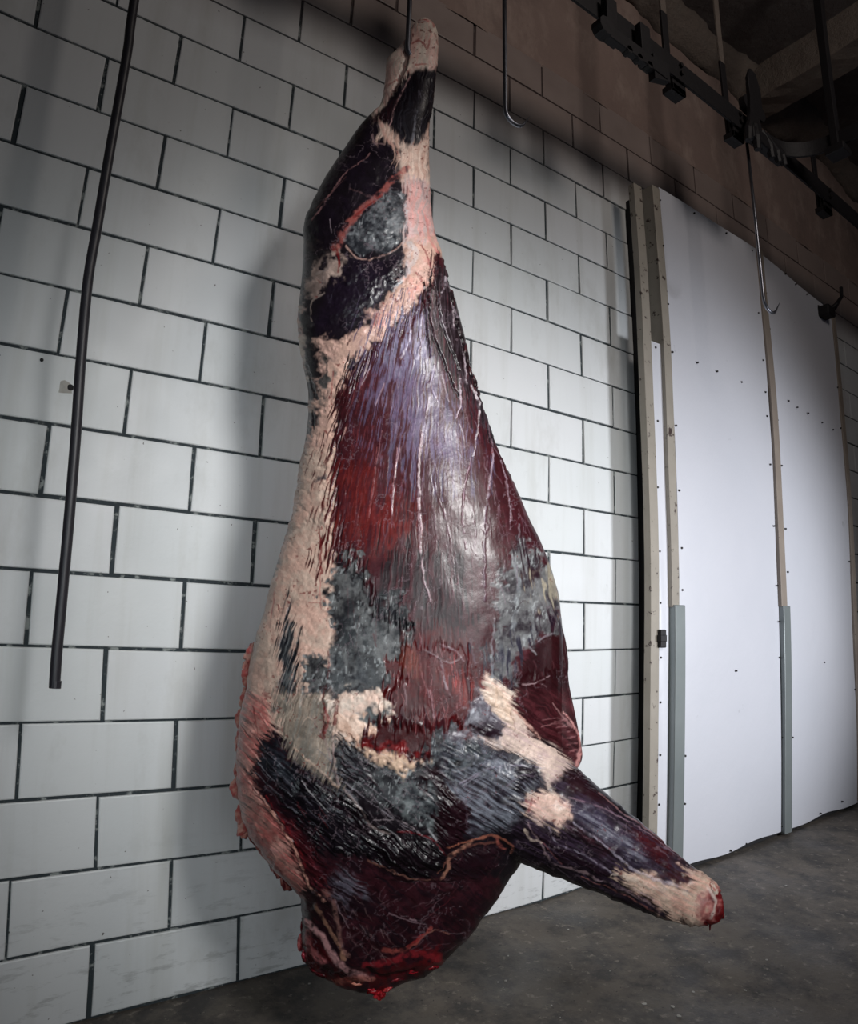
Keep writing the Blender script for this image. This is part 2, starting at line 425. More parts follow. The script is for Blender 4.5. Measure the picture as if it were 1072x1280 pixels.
post('bottom_gap_strip', 2.24, 4.05, -0.13, -0.08, 0.001, 0.022, DARKGAP, 0.002, 0, 0)  # dark strip standing in for the shade in the gap under the door
bm = bmesh.new(); lz = at_y(819, 796, YD)[2]
box(bm, (2.085, YD - 0.018, lz - 0.045), (2.122, YD + 0.01, lz + 0.030), 0.004); box(bm, (2.078, YD - 0.024, lz - 0.02), (2.118, YD, lz + 0.008), 0.003)
obj('latch_plate', bm, IRON, door)
# screws at the seams (two pixels each in the photograph)
sc_px = [(825, 250), (829, 307), (835, 380), (840.5, 440), (868, 266), (908, 291), (940, 313), (872, 453), (896.5, 464), (927, 477.5), (845, 532), (948, 391), (954, 450), (957, 490), (959, 520),
         (953, 325), (957.5, 366), (959.5, 388.5), (962, 411), (965, 450), (968, 483), (969, 492), (972, 525), (982, 342), (995, 355), (1009, 367.5), (1023, 382), (986, 501), (997, 509), (1010.5, 516.5), (1028, 528), (1041.5, 537),
         (849, 613), (852, 685), (852.7, 737.5), (855, 807.5), (920.5, 838.5), (963, 580.5), (968, 657.5), (972, 732), (974.5, 777), (975.2, 822), (977.3, 582), (982.2, 661), (985, 715), (1030.5, 828), (1047, 484), (1051, 535), (1062, 702),
         (856.5, 945), (856, 1005), (977.5, 922), (991, 922), (977.5, 1033), (913.5, 1063.5), (933, 1055), (1026, 1017), (1053, 1002), (981.4, 765), (1069, 862)]
bm = bmesh.new()
for a, b in sc_px:
    p = at_y(a, b, YD - 0.006)
    disc_solid(bm, (p[0], YD - 0.004, p[2]), (0, 1, 0), 0.0048, 0.008, 7)
for a, b in [(820, 434), (822.5, 526), (822.5, 609), (825, 689), (826, 753.5), (826.5, 822), (826, 878), (825.8, 944), (824.5, 1006)]:
    p = at_y(a, b, -0.14); disc_solid(bm, (p[0], -0.136, p[2]), (0, 1, 0), 0.0048, 0.006, 7)
tag(obj('screw', bm, SCREW, door), kind='stuff')
# fork bracket at the upper right corner of the door
b0 = at_y(1036, 388, -0.2); bm = bmesh.new()
box(bm, (b0[0] - 0.05, -0.22, b0[2] - 0.04), (b0[0] + 0.05, -0.14, b0[2] + 0.03), 0.01)
tube(bm, [(b0[0], -0.19, b0[2]), (b0[0] + 0.05, -0.23, b0[2] + 0.05), (b0[0] + 0.12, -0.24, b0[2] + 0.12), (b0[0] + 0.13, -0.24, b0[2] + 0.19)], 0.012, 8)
tube(bm, [(b0[0] + 0.03, -0.17, b0[2] + 0.01), (b0[0] + 0.11, -0.19, b0[2] + 0.05), (b0[0] + 0.17, -0.2, b0[2] + 0.12)], 0.012, 8)
tag(obj('corner_bracket', bm, IRON, door), 'black forked iron bracket')

# ------------------------------------------------------------------ overhead rail system
YR = -0.55
rail = empty('overhead_rail', (2.0, YR, 3.38))
tag(rail, 'black iron meat rail running overhead parallel to the block wall, with hangers to the ceiling', 'rail')
bm = bmesh.new(); box(bm, (-0.6, YR - 0.006, 3.320), (4.9, YR + 0.006, 3.425), 0.002); obj('rail_bar', bm, IRON, rail)
def hanger(x, dy=0.0):
    bm = bmesh.new(); y = YR + dy
    box(bm, (x - 0.022, y + 0.05, 3.30), (x + 0.022, y + 0.062, 3.74), 0.002)
    if x > 3: pass
    else:
        b2 = bmesh.new(); box(b2, (x - 0.020, y + 0.051, 3.738), (x + 0.020, y + 0.061, 4.61), 0.002); obj('hanger_strap', b2, ROUGH, rail)
    box(bm, (x - 0.045, y + 0.006, 3.27), (x + 0.045, y + 0.064, 3.30), 0.002)
    box(bm, (x - 0.045, y + 0.006, 3.27), (x + 0.045, y + 0.018, 3.40), 0.002)
    prism(bm, [(x - 0.05, y + 0.02, 3.30), (x + 0.06, y + 0.02, 3.30), (x - 0.05, y + 0.02, 3.46)], (0, 0.008, 0))
    o = obj('hanger', bm, IRON, rail)
    for zz in (3.36, 3.40):
        bm = bmesh.new(); disc_solid(bm, (x, y - 0.008, zz), (0, 1, 0), 0.011, 0.02, 6); b_ = obj('bolt', bm, SCREW); b_.parent = o
for x in (0.4, 1.88, 2.34, 3.24): hanger(x)
# curved switch branch
bm = bmesh.new(); path = smooth_path([(2.47, YR - .005, 3.375), (2.58, YR - .01, 3.375), (2.70, -0.585, 3.375), (2.785, -0.66, 3.375), (2.82, -0.77, 3.375), (2.825, -0.95, 3.375), (2.83, -1.6, 3.375), (2.83, -2.6, 3.375)], 8)
rr = []
for i, p in enumerate(path):
    t = np.array(path[min(i + 1, len(path) - 1)]) - np.array(path[max(i - 1, 0)]); t /= np.linalg.norm(t); n = np.array([-t[1], t[0], 0]) * 0.006
    rr.append([bm.verts.new(q) for q in (p + n + [0, 0, .04], p - n + [0, 0, .04], p - n - [0, 0, .04], p + n - [0, 0, .04])])
for a, b in zip(rr, rr[1:]):
    for k in range(4): bm.faces.new((a[k], b[k], b[(k + 1) % 4], a[(k + 1) % 4]))
bm.faces.new(rr[0]); bm.faces.new(rr[-1][::-1])
obj('curved_branch', bm, IRON, rail)
bm = bmesh.new(); box(bm, (2.80, -0.80, 3.30), (2.845, -0.765, 4.61), 0.002); box(bm, (2.78, -0.83, 3.29), (2.87, -0.74, 3.33), 0.003); obj('branch_hanger', bm, IRON, rail)
# short stub bar with stop plates below the main rail
bm = bmesh.new()
box(bm, (1.30, YR - 0.075, 3.165), (1.68, YR - 0.045, 3.225), 0.004)
disc_solid(bm, (1.315, YR - 0.06, 3.195), (0, 1, 0), 0.038, 0.045, 10)
box(bm, (1.36, YR - 0.05, 3.19), (1.42, YR - 0.02, 3.40), 0.003); box(bm, (1.56, YR - 0.05, 3.19), (1.62, YR - 0.02, 3.40), 0.003)
for k in range(3): disc_solid(bm, (1.45 + 0.06 * k, YR - 0.06, 3.172), (0, 1, 0), 0.016, 0.03, 8)
prism(bm, [(1.60, YR - 0.07, 3.13), (1.70, YR - 0.07, 3.17), (1.70, YR - 0.07, 3.25), (1.60, YR - 0.07, 3.25)], (0, 0.03, 0))
obj('stop_bar', bm, IRON, rail)

def hook_path(x, y, ztop, ztip, side, r):
    """straight shank, then a round upturned point; side is the sign of x in which the point stands"""
    zc = ztip + r
    pts = [(x, y, ztop), (x, y, (ztop + zc) / 2), (x, y, zc + 0.01)]
    for k in range(1, 9):
        a = math.pi + k / 8 * math.pi * 0.80
        pts.append((x + side * (r + r * math.cos(a)), y - 0.15 * r * k / 8, zc + r * math.sin(a)))
    e = pts[-1]; pts.append((e[0] + side * r * 0.45, e[1] - 0.01, e[2] + r * 0.85))
    return pts
def meat_hook(x, ztip, label, side=1, r=0.028, ztop=3.29, trolley=True, y=YR, bw=0.0075):
    root = empty('meat_hook', (x, y, ztip)); tag(root, label, 'hook', 'steel meat hooks hanging from the overhead rail')
    bm = bmesh.new(); P = hook_path(x, y, ztop, ztip, side, r)
    n = len(P); tube(bm, P, [bw] * (n - 3) + [bw * 0.85, bw * 0.6, bw * 0.1], 10)
    obj('shank', bm, STEEL, root, smooth=True)
    if trolley:
        bm = bmesh.new()
        disc_solid(bm, (x - 0.035, y - 0.022, 3.474), (0, 1, 0), 0.042, 0.028, 20); disc_solid(bm, (x + 0.045, y - 0.022, 3.474), (0, 1, 0), 0.042, 0.028, 20)
        obj('trolley_wheel', bm, IRON, root)
        bm = bmesh.new(); prism(bm, [(x - 0.05, y - 0.045, 3.47), (x + 0.06, y - 0.045, 3.47), (x + 0.035, y - 0.045, 3.27), (x - 0.03, y - 0.045, 3.25)], (0, 0.008, 0))
        box(bm, (x - 0.03, y - 0.045, 3.25), (x + 0.035, y + 0.01, 3.29), 0.006)
        obj('trolley_plate', bm, IRON, root)
    return root
XH = float(at_y(511, 20, YR - 0.032)[0])
meat_hook(XH, 2.61, 'steel hook run through the hock of the hanging carcass', 1, 0.026, 3.29, True, YR - 0.032)
meat_hook(float(at_y(631, 100, YR)[0]), 2.603, 'empty steel hook hanging in front of the wall, right of the carcass hock', 1, 0.040)
h3 = meat_hook(float(at_y(940, 240, YR)[0]), 2.42, 'empty steel hook on a long thin shank in front of the cold room door', 1, 0.050, 3.27, False)
x = float(at_y(940, 240, YR)[0])
bm = bmesh.new()                                               # big leaf-shaped trolley cheek above the rail
out = [(-.05, 3.24), (.06, 3.24), (.075, 3.32), (.05, 3.40), (.095, 3.47), (.10, 3.58), (.07, 3.67), (.02, 3.68), (-.01, 3.62), (-.015, 3.50), (-.03, 3.40), (-.06, 3.31)]
prism(bm, [(x + a, YR - 0.05, b) for a, b in out], (0, 0.018, 0))
bmesh.ops.bevel(bm, geom=bm.edges[:], offset=0.004, segments=1, affect='EDGES')
obj('trolley_plate', bm, IRON, h3)
bm = bmesh.new(); disc_solid(bm, (x, YR - 0.02, 3.474), (0, 1, 0), 0.045, 0.03, 20); disc_solid(bm, (x + .1, YR - 0.02, 3.474), (0, 1, 0), 0.045, 0.03, 20); obj('trolley_wheel', bm, IRON, h3)
bm = bmesh.new()
for k, (dx, dz) in enumerate(((-.09, -.13), (-.02, -.14), (.10, -.12), (.16, -.11), (.21, -.10))):
    tube(bm, [(x + dx * 0.5, YR - .05, 3.33), (x + dx, YR - .06, 3.33 + dz * .5), (x + dx * 1.1, YR - .06, 3.33 + dz)], [0.018, 0.02, 0.016], 8)
box(bm, (x - .06, YR - .07, 3.24), (x + .24, YR - .02, 3.31), 0.008)
obj('switch_lever', bm, IRON, rail)
bm = bmesh.new(); disc_solid(bm, (x, YR - 0.058, 3.30), (0, 1, 0), 0.012, 0.01, 8); obj('bolt', bm, STEEL, h3)

# ------------------------------------------------------------------ hanging hose at the left
YP = -0.30
hose = empty('hanging_hose', (-0.157, YP, 0.888)); tag(hose, 'black rubber hose hanging down in front of the left part of the block wall', 'hose')
hp = [at_y(a, b, YP) for a, b in [(168, 0), (160, 60), (148, 130), (138, 185), (122, 280), (110, 350), (101, 450), (95, 540), (87, 640), (78, 740), (71, 815), (68, 858)]]
hp = [(hp[0][0] - 0.002, YP, 4.6), (hp[0][0] + 0.002, YP, 3.4)] + [tuple(q) for q in hp]
bm = bmesh.new(); tube(bm, smooth_path(hp, 5), 0.0122, 16); obj('hose_tube', bm, RUBBER, hose, smooth=True)
bm = bmesh.new(); q = hp[-1]; tube(bm, [(q[0] + .0015, q[1], q[2] + 0.012), (q[0] + .001, q[1], q[2] - 0.004)], 0.0130, 16); obj('end_cap', bm, RUBBER, hose)

# ------------------------------------------------------------------ numpy noise
def _hash(i, j, k, s):
    n = (i * 73856093) ^ (j * 19349663) ^ (k * 83492791) ^ (s * 2654435)
    n = (n & 0x7fffffff).astype(np.int64); n = (n ^ (n >> 13)) * 1274126177 & 0x7fffffff
    n = (n ^ (n >> 15)) * 668265263 & 0x7fffffff
    return (n & 0xffffff) / float(0xffffff)
def vnoise(P, s=0):
    f = np.floor(P).astype(np.int64); t = P - f; t = t * t * (3 - 2 * t); r = 0
    dims = P.shape[1]
    if dims == 2:
        for a in (0, 1):
            for b in (0, 1):
                wgt = (t[:, 0] if a else 1 - t[:, 0]) * (t[:, 1] if b else 1 - t[:, 1])
                r = r + wgt * _hash(f[:, 0] + a, f[:, 1] + b, f[:, 0] * 0, s)
        return r
    for a in (0, 1):
        for b in (0, 1):
            for c in (0, 1):
                wgt = (t[:, 0] if a else 1 - t[:, 0]) * (t[:, 1] if b else 1 - t[:, 1]) * (t[:, 2] if c else 1 - t[:, 2])
                r = r + wgt * _hash(f[:, 0] + a, f[:, 1] + b, f[:, 2] + c, s)
    return r
def fbm(P, octaves=4, s=0, gain=0.5):
    r, a, tot = 0, 1.0, 0
    for o in range(octaves):
        r = r + a * vnoise(P * 2 ** o, s + o * 17); tot += a; a *= gain
    return r / tot
def smoothstep(a, b, x):
    t = np.clip((x - a) / (b - a), 0, 1); return t * t * (3 - 2 * t)

# ------------------------------------------------------------------ beef carcass
# hangs in a vertical plane through the hook; e1 runs across it, e2 is its depth axis (towards the wall)
_s = sight(500, 650); E2 = np.array([_s[0], _s[1], 0.0]); E2 /= np.linalg.norm(E2); E1 = np.array([E2[1], -E2[0], 0.0])
H0 = np.array([XH + 0.012, YR, 0.0])
def sz(px_, py_, d=0.0):
    p = on_plane(px_, py_, H0 + E2 * d, E2) - H0
    return float(np.dot(p, E1)), float(p[2])
def world(s, d, z): return H0 + np.multiply.outer(s, E1) + np.multiply.outer(d, E2) + np.multiply.outer(z, np.array([0, 0, 1.0]))

LEFT = [(528, 24), (514, 34), (507, 50), (497, 62), (482, 76), (481, 100), (478, 125), (474, 139), (458, 150), (447, 162), (433, 182), (420, 203), (404, 230), (390, 258), (379, 284), (378, 310), (377, 340), (373, 370), (371, 400), (373, 430), (378, 460), (385, 490),
        (385, 520), (379, 560), (372, 600), (364, 640), (352, 680), (340, 720), (329, 760), (317, 800), (307, 850), (300, 900), (296, 940), (296, 975), (300, 1010), (308, 1035), (322, 1055), (341, 1078), (358, 1098), (373, 1115), (377, 1140), (376, 1165), (374, 1185), (382, 1203), (405, 1218), (430, 1228), (465, 1238)]
RIGHT = [(531, 24), (541, 30), (547, 42), (548, 70), (545, 100), (541, 130), (537, 150), (537, 180), (537, 200), (538, 230), (540, 260), (543, 285), (549, 310), (557, 340), (566, 370), (574, 400), (582, 430), (590, 460), (599, 490), (608, 520), (622, 560), (638, 600), (655, 640), (673, 676), (688, 710),
         (698, 745), (702, 790), (703, 840), (703, 900), (702, 950), (700, 985), (688, 1020), (668, 1052), (648, 1078), (632, 1100), (612, 1130), (590, 1160), (566, 1188), (545, 1208), (515, 1222), (470, 1238)]
L_ = np.array([sz(*p) for p in LEFT]); R_ = np.array([sz(*p) for p in RIGHT])
zt, zb = min(L_[0, 1], R_[0, 1]) - 0.002, max(L_[-1, 1], R_[-1, 1]) + 0.004
DEP = [(24, .018, .018), (50, .030, .026), (90, .036, .03), (140, .046, .04), (180, .065, .06), (240, .10, .09), (310, .13, .10), (400, .135, .10), (480, .125, .09), (560, .13, .09), (650, .15, .09), (760, .165, .09),
       (880, .18, .09), (980, .185, .09), (1060, .16, .085), (1120, .135, .08), (1180, .11, .06), (1220, .06, .04), (1240, .025, .02)]
D_ = np.array([(sz(500, a)[1], b, c) for a, b, c in DEP])
def interp(zv, tab, col=0, zc=1):
    o = np.argsort(tab[:, zc]); return np.interp(zv, tab[o, zc], tab[o, col])
def loft(bm, rings):
    vr = [[bm.verts.new(p) for p in r] for r in rings]; n = len(vr[0])
    for a, b in zip(vr, vr[1:]):
        for k in range(n): bm.faces.new((a[k], a[(k + 1) % n], b[(k + 1) % n], b[k]))
    bm.faces.new(vr[0][::-1]); bm.faces.new(vr[-1])
def ring(c, w_, a, b, d0, z, zs, expo=2.25, n=48):
    th = np.linspace(0, 2 * np.pi, n, endpoint=False); c_, s_ = np.cos(th), np.sin(th)
    s = c + w_ * np.sign(c_) * np.abs(c_) ** (2 / expo)
    d = np.where(s_ > 0, b, a) * np.sign(s_) * np.abs(s_) ** (2 / expo) + d0
    return world(s, d, z + zs * (s - c))
bm = bmesh.new(); rings = []
for t in np.linspace(0, 1, 150):
    z = zt + (zb - zt) * t
    l, r = interp(z, L_), interp(z, R_); a, b = interp(z, D_, 1, 0), interp(z, D_, 2, 0)
    w_ = max((r - l) / 2 * 0.985, 0.006)
    rings.append(ring((l + r) / 2, w_, min(a, w_ * 1.3), min(b, w_ * 1.1), 0, z, 0))
loft(bm, rings)
# fore shank
FORE = [(590, 940, 70, 0.10), (640, 985, 72, 0.11), (690, 1022, 66, 0.095), (735, 1048, 57, 0.075), (780, 1076, 48, 0.06), (822, 1102, 41, 0.048), (855, 1119, 34, 0.040), (878, 1127, 29, 0.036), (893, 1131, 23, 0.030), (898, 1133, 12, 0.018)]
P0 = np.array([sz(a, b, -0.055 - 0.008 * i) for i, (a, b, _, _) in enumerate(FORE)]); SC = abs(sz(700, 1050)[0] - sz(600, 1050)[0]) / 100
path = smooth_path([np.array([p[0], -0.055 - 0.008 * i, p[1]]) for i, p in enumerate(P0)], 4)
rad = np.interp(np.linspace(0, len(FORE) - 1, len(path)), range(len(FORE)), [f[2] for f in FORE]) * SC * 0.97
dep = np.interp(np.linspace(0, len(FORE) - 1, len(path)), range(len(FORE)), [f[3] for f in FORE])
rings = []
for i, p in enumerate(path):
    t = path[min(i + 1, len(path) - 1)] - path[max(i - 1, 0)]; t[1] = 0; t /= np.linalg.norm(t); nrm = np.array([-t[2], 0, t[0]])
    th = np.linspace(0, 2 * np.pi, 32, endpoint=False)
    q = p + np.multiply.outer(np.cos(th) * rad[i], nrm) + np.multiply.outer(np.sin(th) * dep[i], np.array([0, 1.0, 0]))
    rings.append(world(q[:, 0], q[:, 1], q[:, 2]))
loft(bm, rings)
bmesh.ops.recalc_face_normals(bm, faces=bm.faces)
me = bpy.data.meshes.new('tmp'); bm.to_mesh(me); bm.free(); tmp = bpy.data.objects.new('tmp', me); scene.collection.objects.link(tmp)
m1 = tmp.modifiers.new('r', 'REMESH'); m1.mode = 'VOXEL'; m1.voxel_size = 0.0043
m2 = tmp.modifiers.new('s', 'SMOOTH'); m2.factor = 0.6; m2.iterations = 9
m3 = tmp.modifiers.new('d', 'SUBSURF'); m3.subdivision_type = 'SIMPLE'; m3.levels = 1
dg = bpy.context.evaluated_depsgraph_get(); ev = tmp.evaluated_get(dg); body_me = bpy.data.meshes.new_from_object(ev)
bpy.data.objects.remove(tmp, do_unlink=True)

# ---- flayed surface: regions of muscle, fat, membrane and blood plus a painted sheen, read off the hide side
ZN = {'A': (340, 0, .28116), 'B': (340, 300, .28116), 'C': (280, 560, .28116), 'D': (520, 560, .28116), 'E': (280, 860, .3125), 'F': (560, 860, .3358), 'P': (0, 0, 1)}
DK, DP, BK = (40, 31, 40), (46, 33, 52), (24, 19, 26)
PL, RD, BR = (94, 34, 42), (112, 32, 36), (130, 28, 30)
FT, CR, PK, RF = (214, 172, 154), (230, 210, 194), (214, 140, 132), (184, 92, 90)
GY, GD, PU, SV = (128, 134, 134), (58, 60, 68), (102, 88, 114), (168, 174, 180)
BL = (120, 12, 18)
# (zone, polygon, colour, edge softness px, edge raggedness px, second colour, its amount, fibre field, fibre strength, height mm, height width px)
LAY = [
 ('P', [(470, 0), (560, 0), (560, 330), (370, 330), (360, 150)], DK, 2, 0, DP, .3, 4, .3, 0, 1),
 ('A', [(600,100),(680,70),(760,100),(760,200),(728,320),(640,315),(600,335),(545,400),(512,470),(440,560),(470,200)], CR, 2, 3, (222,150,140), .6, 4, .15, 1, 6),
 ('A', [(440,520),(480,600),(540,670),(545,740),(480,860),(330,1000),(250,1080),(100,1080),(100,990),(250,760),(330,600)], DK, 3, 3, DP, .5, 5, .4, 5, 25),
 ('A', [(510,470),(590,375),(575,450),(530,560),(480,545),(430,540)], DK, 2, 3, PL, .3, 4, .3, 2, 8),
 ('A', [(640,320),(740,300),(715,480),(670,640),(600,640),(530,590),(520,540),(590,400)], DK, 2, 3, GD, .45, 4, .4, 4, 14),
 ('A', [(480,540),(520,570),(600,640),(660,640),(700,580),(710,700),(710,900),(640,850),(570,800),(545,700),(560,670),(500,620),(460,630)], FT, 3, 4, CR, .6, 4, .2, 1, 8),
 ('A', [(590,770),(720,840),(740,980),(780,1150),(700,1290),(560,1290),(600,1140),(590,1000),(570,870)], (206,180,176), 3, 6, PK, .7, 4, .3, 0, 8),
 ('A', [(520,830),(580,850),(598,1000),(575,1080),(470,1125),(360,1115),(310,1060),(370,980)], GD, 2, 4, (146,150,154), .6, 0, .2, 6, 30),
 ('A', [(310,1140),(420,1160),(590,1120),(590,1290),(280,1290)], DP, 3, 4, DK, .5, 5, .3, 3, 20),
 ('A', [(100,1060),(250,1090),(300,1200),(260,1290),(100,1290)], (110,92,88), 4, 10, DK, .9, 5, .5, 0, 8),
 ('B', [(290,60),(430,95),(590,60),(590,180),(440,325),(370,400),(300,425),(200,435),(165,370),(180,290),(230,250)], DP, 3, 5, DK, .6, 5, .3, 7, 40),
 ('B', [(90,0),(280,60),(230,230),(170,290),(190,500),(205,740),(150,600),(120,400)], (86,82,84), 4, 10, DK, .9, 5, .5, 0, 8),
 ('B', [(230,90),(300,20),(300,170),(240,200),(170,280),(150,230)], (186,160,148), 3, 9, DK, .5, 5, .4, 1, 5),
 ('B', [(80,220),(118,230),(150,600),(160,760),(80,700)], CR, 3, 4, PK, .7, 0, .2, 2, 8),
 # fat band from stifle across to the back, then down the back
 ('B', [(760,0),(745,100),(690,220),(560,360),(480,450),(380,530),(340,620),(300,760),(290,900),(275,1000),(255,1100),(270,1290),(60,1290),(100,1000),(160,860),(200,740),(200,540),(180,440),(300,440),(400,385),(450,320),(540,235),(595,150),(600,0)], FT, 3, 6, (190,150,138), .7, 0, .2, 3, 14),
 ('B', [(400,420),(560,250),(690,80),(700,150),(560,330),(430,450)], (230,160,148), 5, 8, CR, .6, 5, .3, 1, 8),
 ('C', [(250,0),(500,0),(500,640),(470,700),(500,800),(480,1290),(40,1290),(90,1020),(190,640),(250,440),(300,280)], FT, 2, 2, (186,164,148), .8, 0, .2, 2, 8),
 ('E', [(20,0),(170,10),(210,180),(150,250),(120,330),(150,430),(220,520),(300,660),(330,780),(320,850),(200,760),(100,640),(20,500)], (204,146,134), 3, 6, (160,72,70), .8, 6, .8, 2, 10),
 ('B', [(370,500),(335,600),(300,760),(245,960),(285,800),(315,620),(345,530)], DK, 2, 3, GD, .3, 1, .3, -2, 4),
 ('B', [(220,540),(250,530),(270,620),(240,720),(210,660)], (120,116,112), 4, 8, DK, .5, 5, .4, 0, 4),
 # broad skin muscle over flank and ribs
 ('P', [(540,318),(556,316),(585,400),(600,470),(640,560),(700,650),(740,760),(715,840),(640,860),(612,890),(560,915),(470,905),(478,860),(500,840),(503,790),(470,770),(455,735),(428,690),(416,700),(412,640),(412,560),(425,490),(450,450),(480,415),(515,385),(533,355)], PL, 2, 4, (70,30,42), .5, 1, .55, 4, 12),
 ('C', [(495,60),(700,40),(760,300),(700,500),(600,520),(545,440),(492,540),(470,330),(470,180)], RD, 9, 12, (84,26,34), .5, 1, .6, 0, 4),
 ('C', [(560,150),(790,170),(840,420),(700,480),(600,400),(540,330)], (136,38,36), 14, 16, RD, .5, 1, .6, 0, 4),
 ('B', [(520,400),(640,320),(700,480),(770,690),(850,860),(880,980),(780,1060),(620,960),(480,800),(450,600)], (122,104,138), 20, 16, (92,66,92), .5, 1, .6, 0, 4),  # purple sheen of the wet membrane, painted into the muscle colour
 ('B', [(570,360),(650,320),(690,480),(640,560),(560,560),(520,480)], (150,140,172), 9, 12, PU, .5, 1, .8, 0, 4),  # brighter core of the painted sheen
 ('B', [(700,170),(770,110),(830,330),(870,520),(940,700),(1010,900),(960,900),(850,700),(760,560),(710,400)], (58,38,46), 4, 6, (96,86,96), .5, 1, .9, 0, 4),
 ('C', [(640,560),(780,480),(1060,520),(1060,880),(880,860),(800,790),(760,640),(660,770)], (54,24,34), 10, 14, PL, .4, 1, .5, 0, 4),
 # torn strips of muscle over membrane above the brisket
 ('C', [(455,700),(490,560),(545,430),(575,540),(600,450),(640,700),(655,770),(690,700),(770,610),(815,760),(830,860),(790,940),(718,955),(742,1010),(690,1075),(560,1095),(430,1105),(355,1105),(365,950),(400,890),(470,965),(505,830)], (116,117,118), 2, 8, (34,30,38), .9, 0, .3, -1, 6),
 ('C', [(500,640),(560,640),(600,760),(620,860),(560,850),(510,760)], (28,25,34), 8, 14, GD, .5, 5, .5, 0, 4),
 ('C', [(700,700),(770,660),(800,780),(760,860),(700,800)], (28,25,34), 8, 14, GD, .5, 5, .5, 0, 4),
 ('C', [(500,960),(640,940),(700,1000),(640,1070),(520,1080)], (44,42,54), 10, 16, GY, .4, 5, .5, 0, 4),
 ('C', [(722,945),(800,930),(850,860),(1100,900),(1100,1290),(930,1200),(800,1180),(735,1150),(690,1082),(745,1015)], (124,16,20), 2, 5, (62,14,22), .6, 1, .6, -1, 5),
 ('D', [(0,820),(130,830),(300,880),(320,1040),(230,1100),(160,1260),(60,1210),(0,1170)], (122,18,24), 7, 8, (60,18,28), .7, 1, .7, 0, 5),
 ('C', [(795,940),(830,880),(870,960),(850,1020),(800,1010)], (150,64,48), 3, 3, RD, 1.0, 1, .9, 0, 3),
 ('D', [(150,1030),(210,1010),(270,1060),(210,1100)], (160,36,26), 8, 5, RD, .4, 1, .5, 0, 3),
 ('C', [(285,650),(318,780),(332,1000),(322,1120),(270,1210),(215,1160),(245,1050),(238,850),(268,720)], (46,46,56), 4, 6, GY, .5, 7, .6, -2, 8),
 ('C', [(420,1105),(560,1085),(690,1068),(725,1140),(745,1175),(650,1270),(560,1330),(480,1300),(430,1180)], CR, 2, 5, FT, .6, 0, .2, 3, 10),
 ('C', [(585,1180),(660,1160),(735,1150),(742,1185),(640,1250),(600,1240)], GD, 3, 6, GY, .7, 5, .4, -1, 5),
 ('C', [(300,1140),(420,1110),(440,1190),(440,1300),(260,1300)], (150,146,134), 5, 8, GD, .6, 7, .5, 0, 5),
 # right: silvery membrane
 ('D', [(350,610),(420,490),(440,430),(510,430),(570,470),(610,560),(660,700),(660,810),(590,835),(545,880),(505,905),(445,960),(430,1080),(330,1020),(318,900),(338,760)], (124,124,126), 4, 8, (50,38,50), .9, 0, .3, 0, 6),
 ('D', [(470,440),(560,460),(535,600),(475,570)], (66,36,50), 7, 8, GD, .5, 1, .4, 0, 4),
 ('D', [(545,700),(640,670),(660,810),(600,835),(535,800)], (52,36,58), 7, 8, PL, .5, 1, .4, 0, 4),
 ('D', [(340,870),(480,880),(450,960),(430,1060),(330,970)], (66,62,82), 8, 10, GY, .7, 1, .4, 0, 4),
 ('D', [(545,590),(615,560),(620,690),(560,680)], (170,160,140), 9, 12, GD, .5, 1, .4, 0, 4),
 # flap of belly wall at the right
 ('D', [(585,840),(660,830),(700,1000),(760,1290),(480,1290),(440,1160),(445,1050),(500,910)], (78,24,32), 2, 4, (50,18,28), .6, 2, .6, 0, 5),
 ('F', [(235,0),(450,0),(500,100),(520,230),(480,320),(440,260),(380,200),(300,160),(245,90)], (78,26,34), 2, 3, (104,44,52), .6, 2, .5, 0, 5),
 # shoulder: grey-violet muscle under membrane
 ('F', [(-20,150),(180,220),(330,290),(375,330),(350,372),(300,400),(283,480),(240,525),(90,560),(20,540),(-60,470)], (62,52,66), 4, 8, (128,134,146), .75, 3, .5, 5, 25),
 ('F', [(-60,180),(110,215),(130,280),(20,360),(-60,420)], (96,104,112), 10, 14, (38,32,44), .9, 0, .4, 0, 6),
 ('F', [(240,270),(330,280),(370,330),(320,370),(250,380)], (48,36,48), 6, 5, DP, .4, 3, .4, 2, 12),
 ('D', [(300,1000),(360,1040),(430,1090),(440,1150),(510,1290),(430,1270),(340,1180),(305,1090)], CR, 3, 4, (230,170,150), .5, 3, .4, 3, 8),
 ('D', [(225,1110),(300,1085),(350,1130),(430,1250),(330,1260),(225,1240)], (176,182,188), 3, 5, (120,96,100), .6, 5, .5, 2, 8),
 ('F', [(150,80),(200,90),(245,95),(320,180),(400,220),(450,280),(475,315),(425,330),(412,385),(362,368),(340,292),(250,238),(180,218),(110,190),(120,150)], (226,200,186), 3, 4, (176,150,150), .8, 3, .3, 4, 10),
 ('F', [(60,40),(120,15),(190,50),(215,110),(190,190),(100,190),(-30,190),(-30,165),(60,145)], (150,150,160), 3, 5, (96,84,96), .9, 5, .4, 2, 8),
 ('F', [(120,15),(180,0),(230,60),(245,150),(200,130),(150,60)], (222,190,166), 2, 3, CR, .6, 3, .3, 2, 6),
 ('F', [(78,130),(150,130),(200,170),(150,182),(85,165)], (64,36,48), 3, 4, DP, .4, 3, .3, 0, 4),
 ('F', [(0,370),(60,420),(68,520),(50,600),(0,600),(-70,590),(-70,520),(-100,330),(-50,300)], (58,26,36), 3, 4, (38,22,32), .5, 2, .4, 4, 16),
 # fore shank
 ('F', [(412,330),(478,305),(560,390),(700,500),(800,570),(900,660),(1000,700),(1060,900),(860,890),(700,830),(480,730),(300,660),(230,620),(235,520),(285,480),(300,400),(360,370)], (50,36,48), 3, 3, (78,60,84), .6, 3, .7, 2, 10),
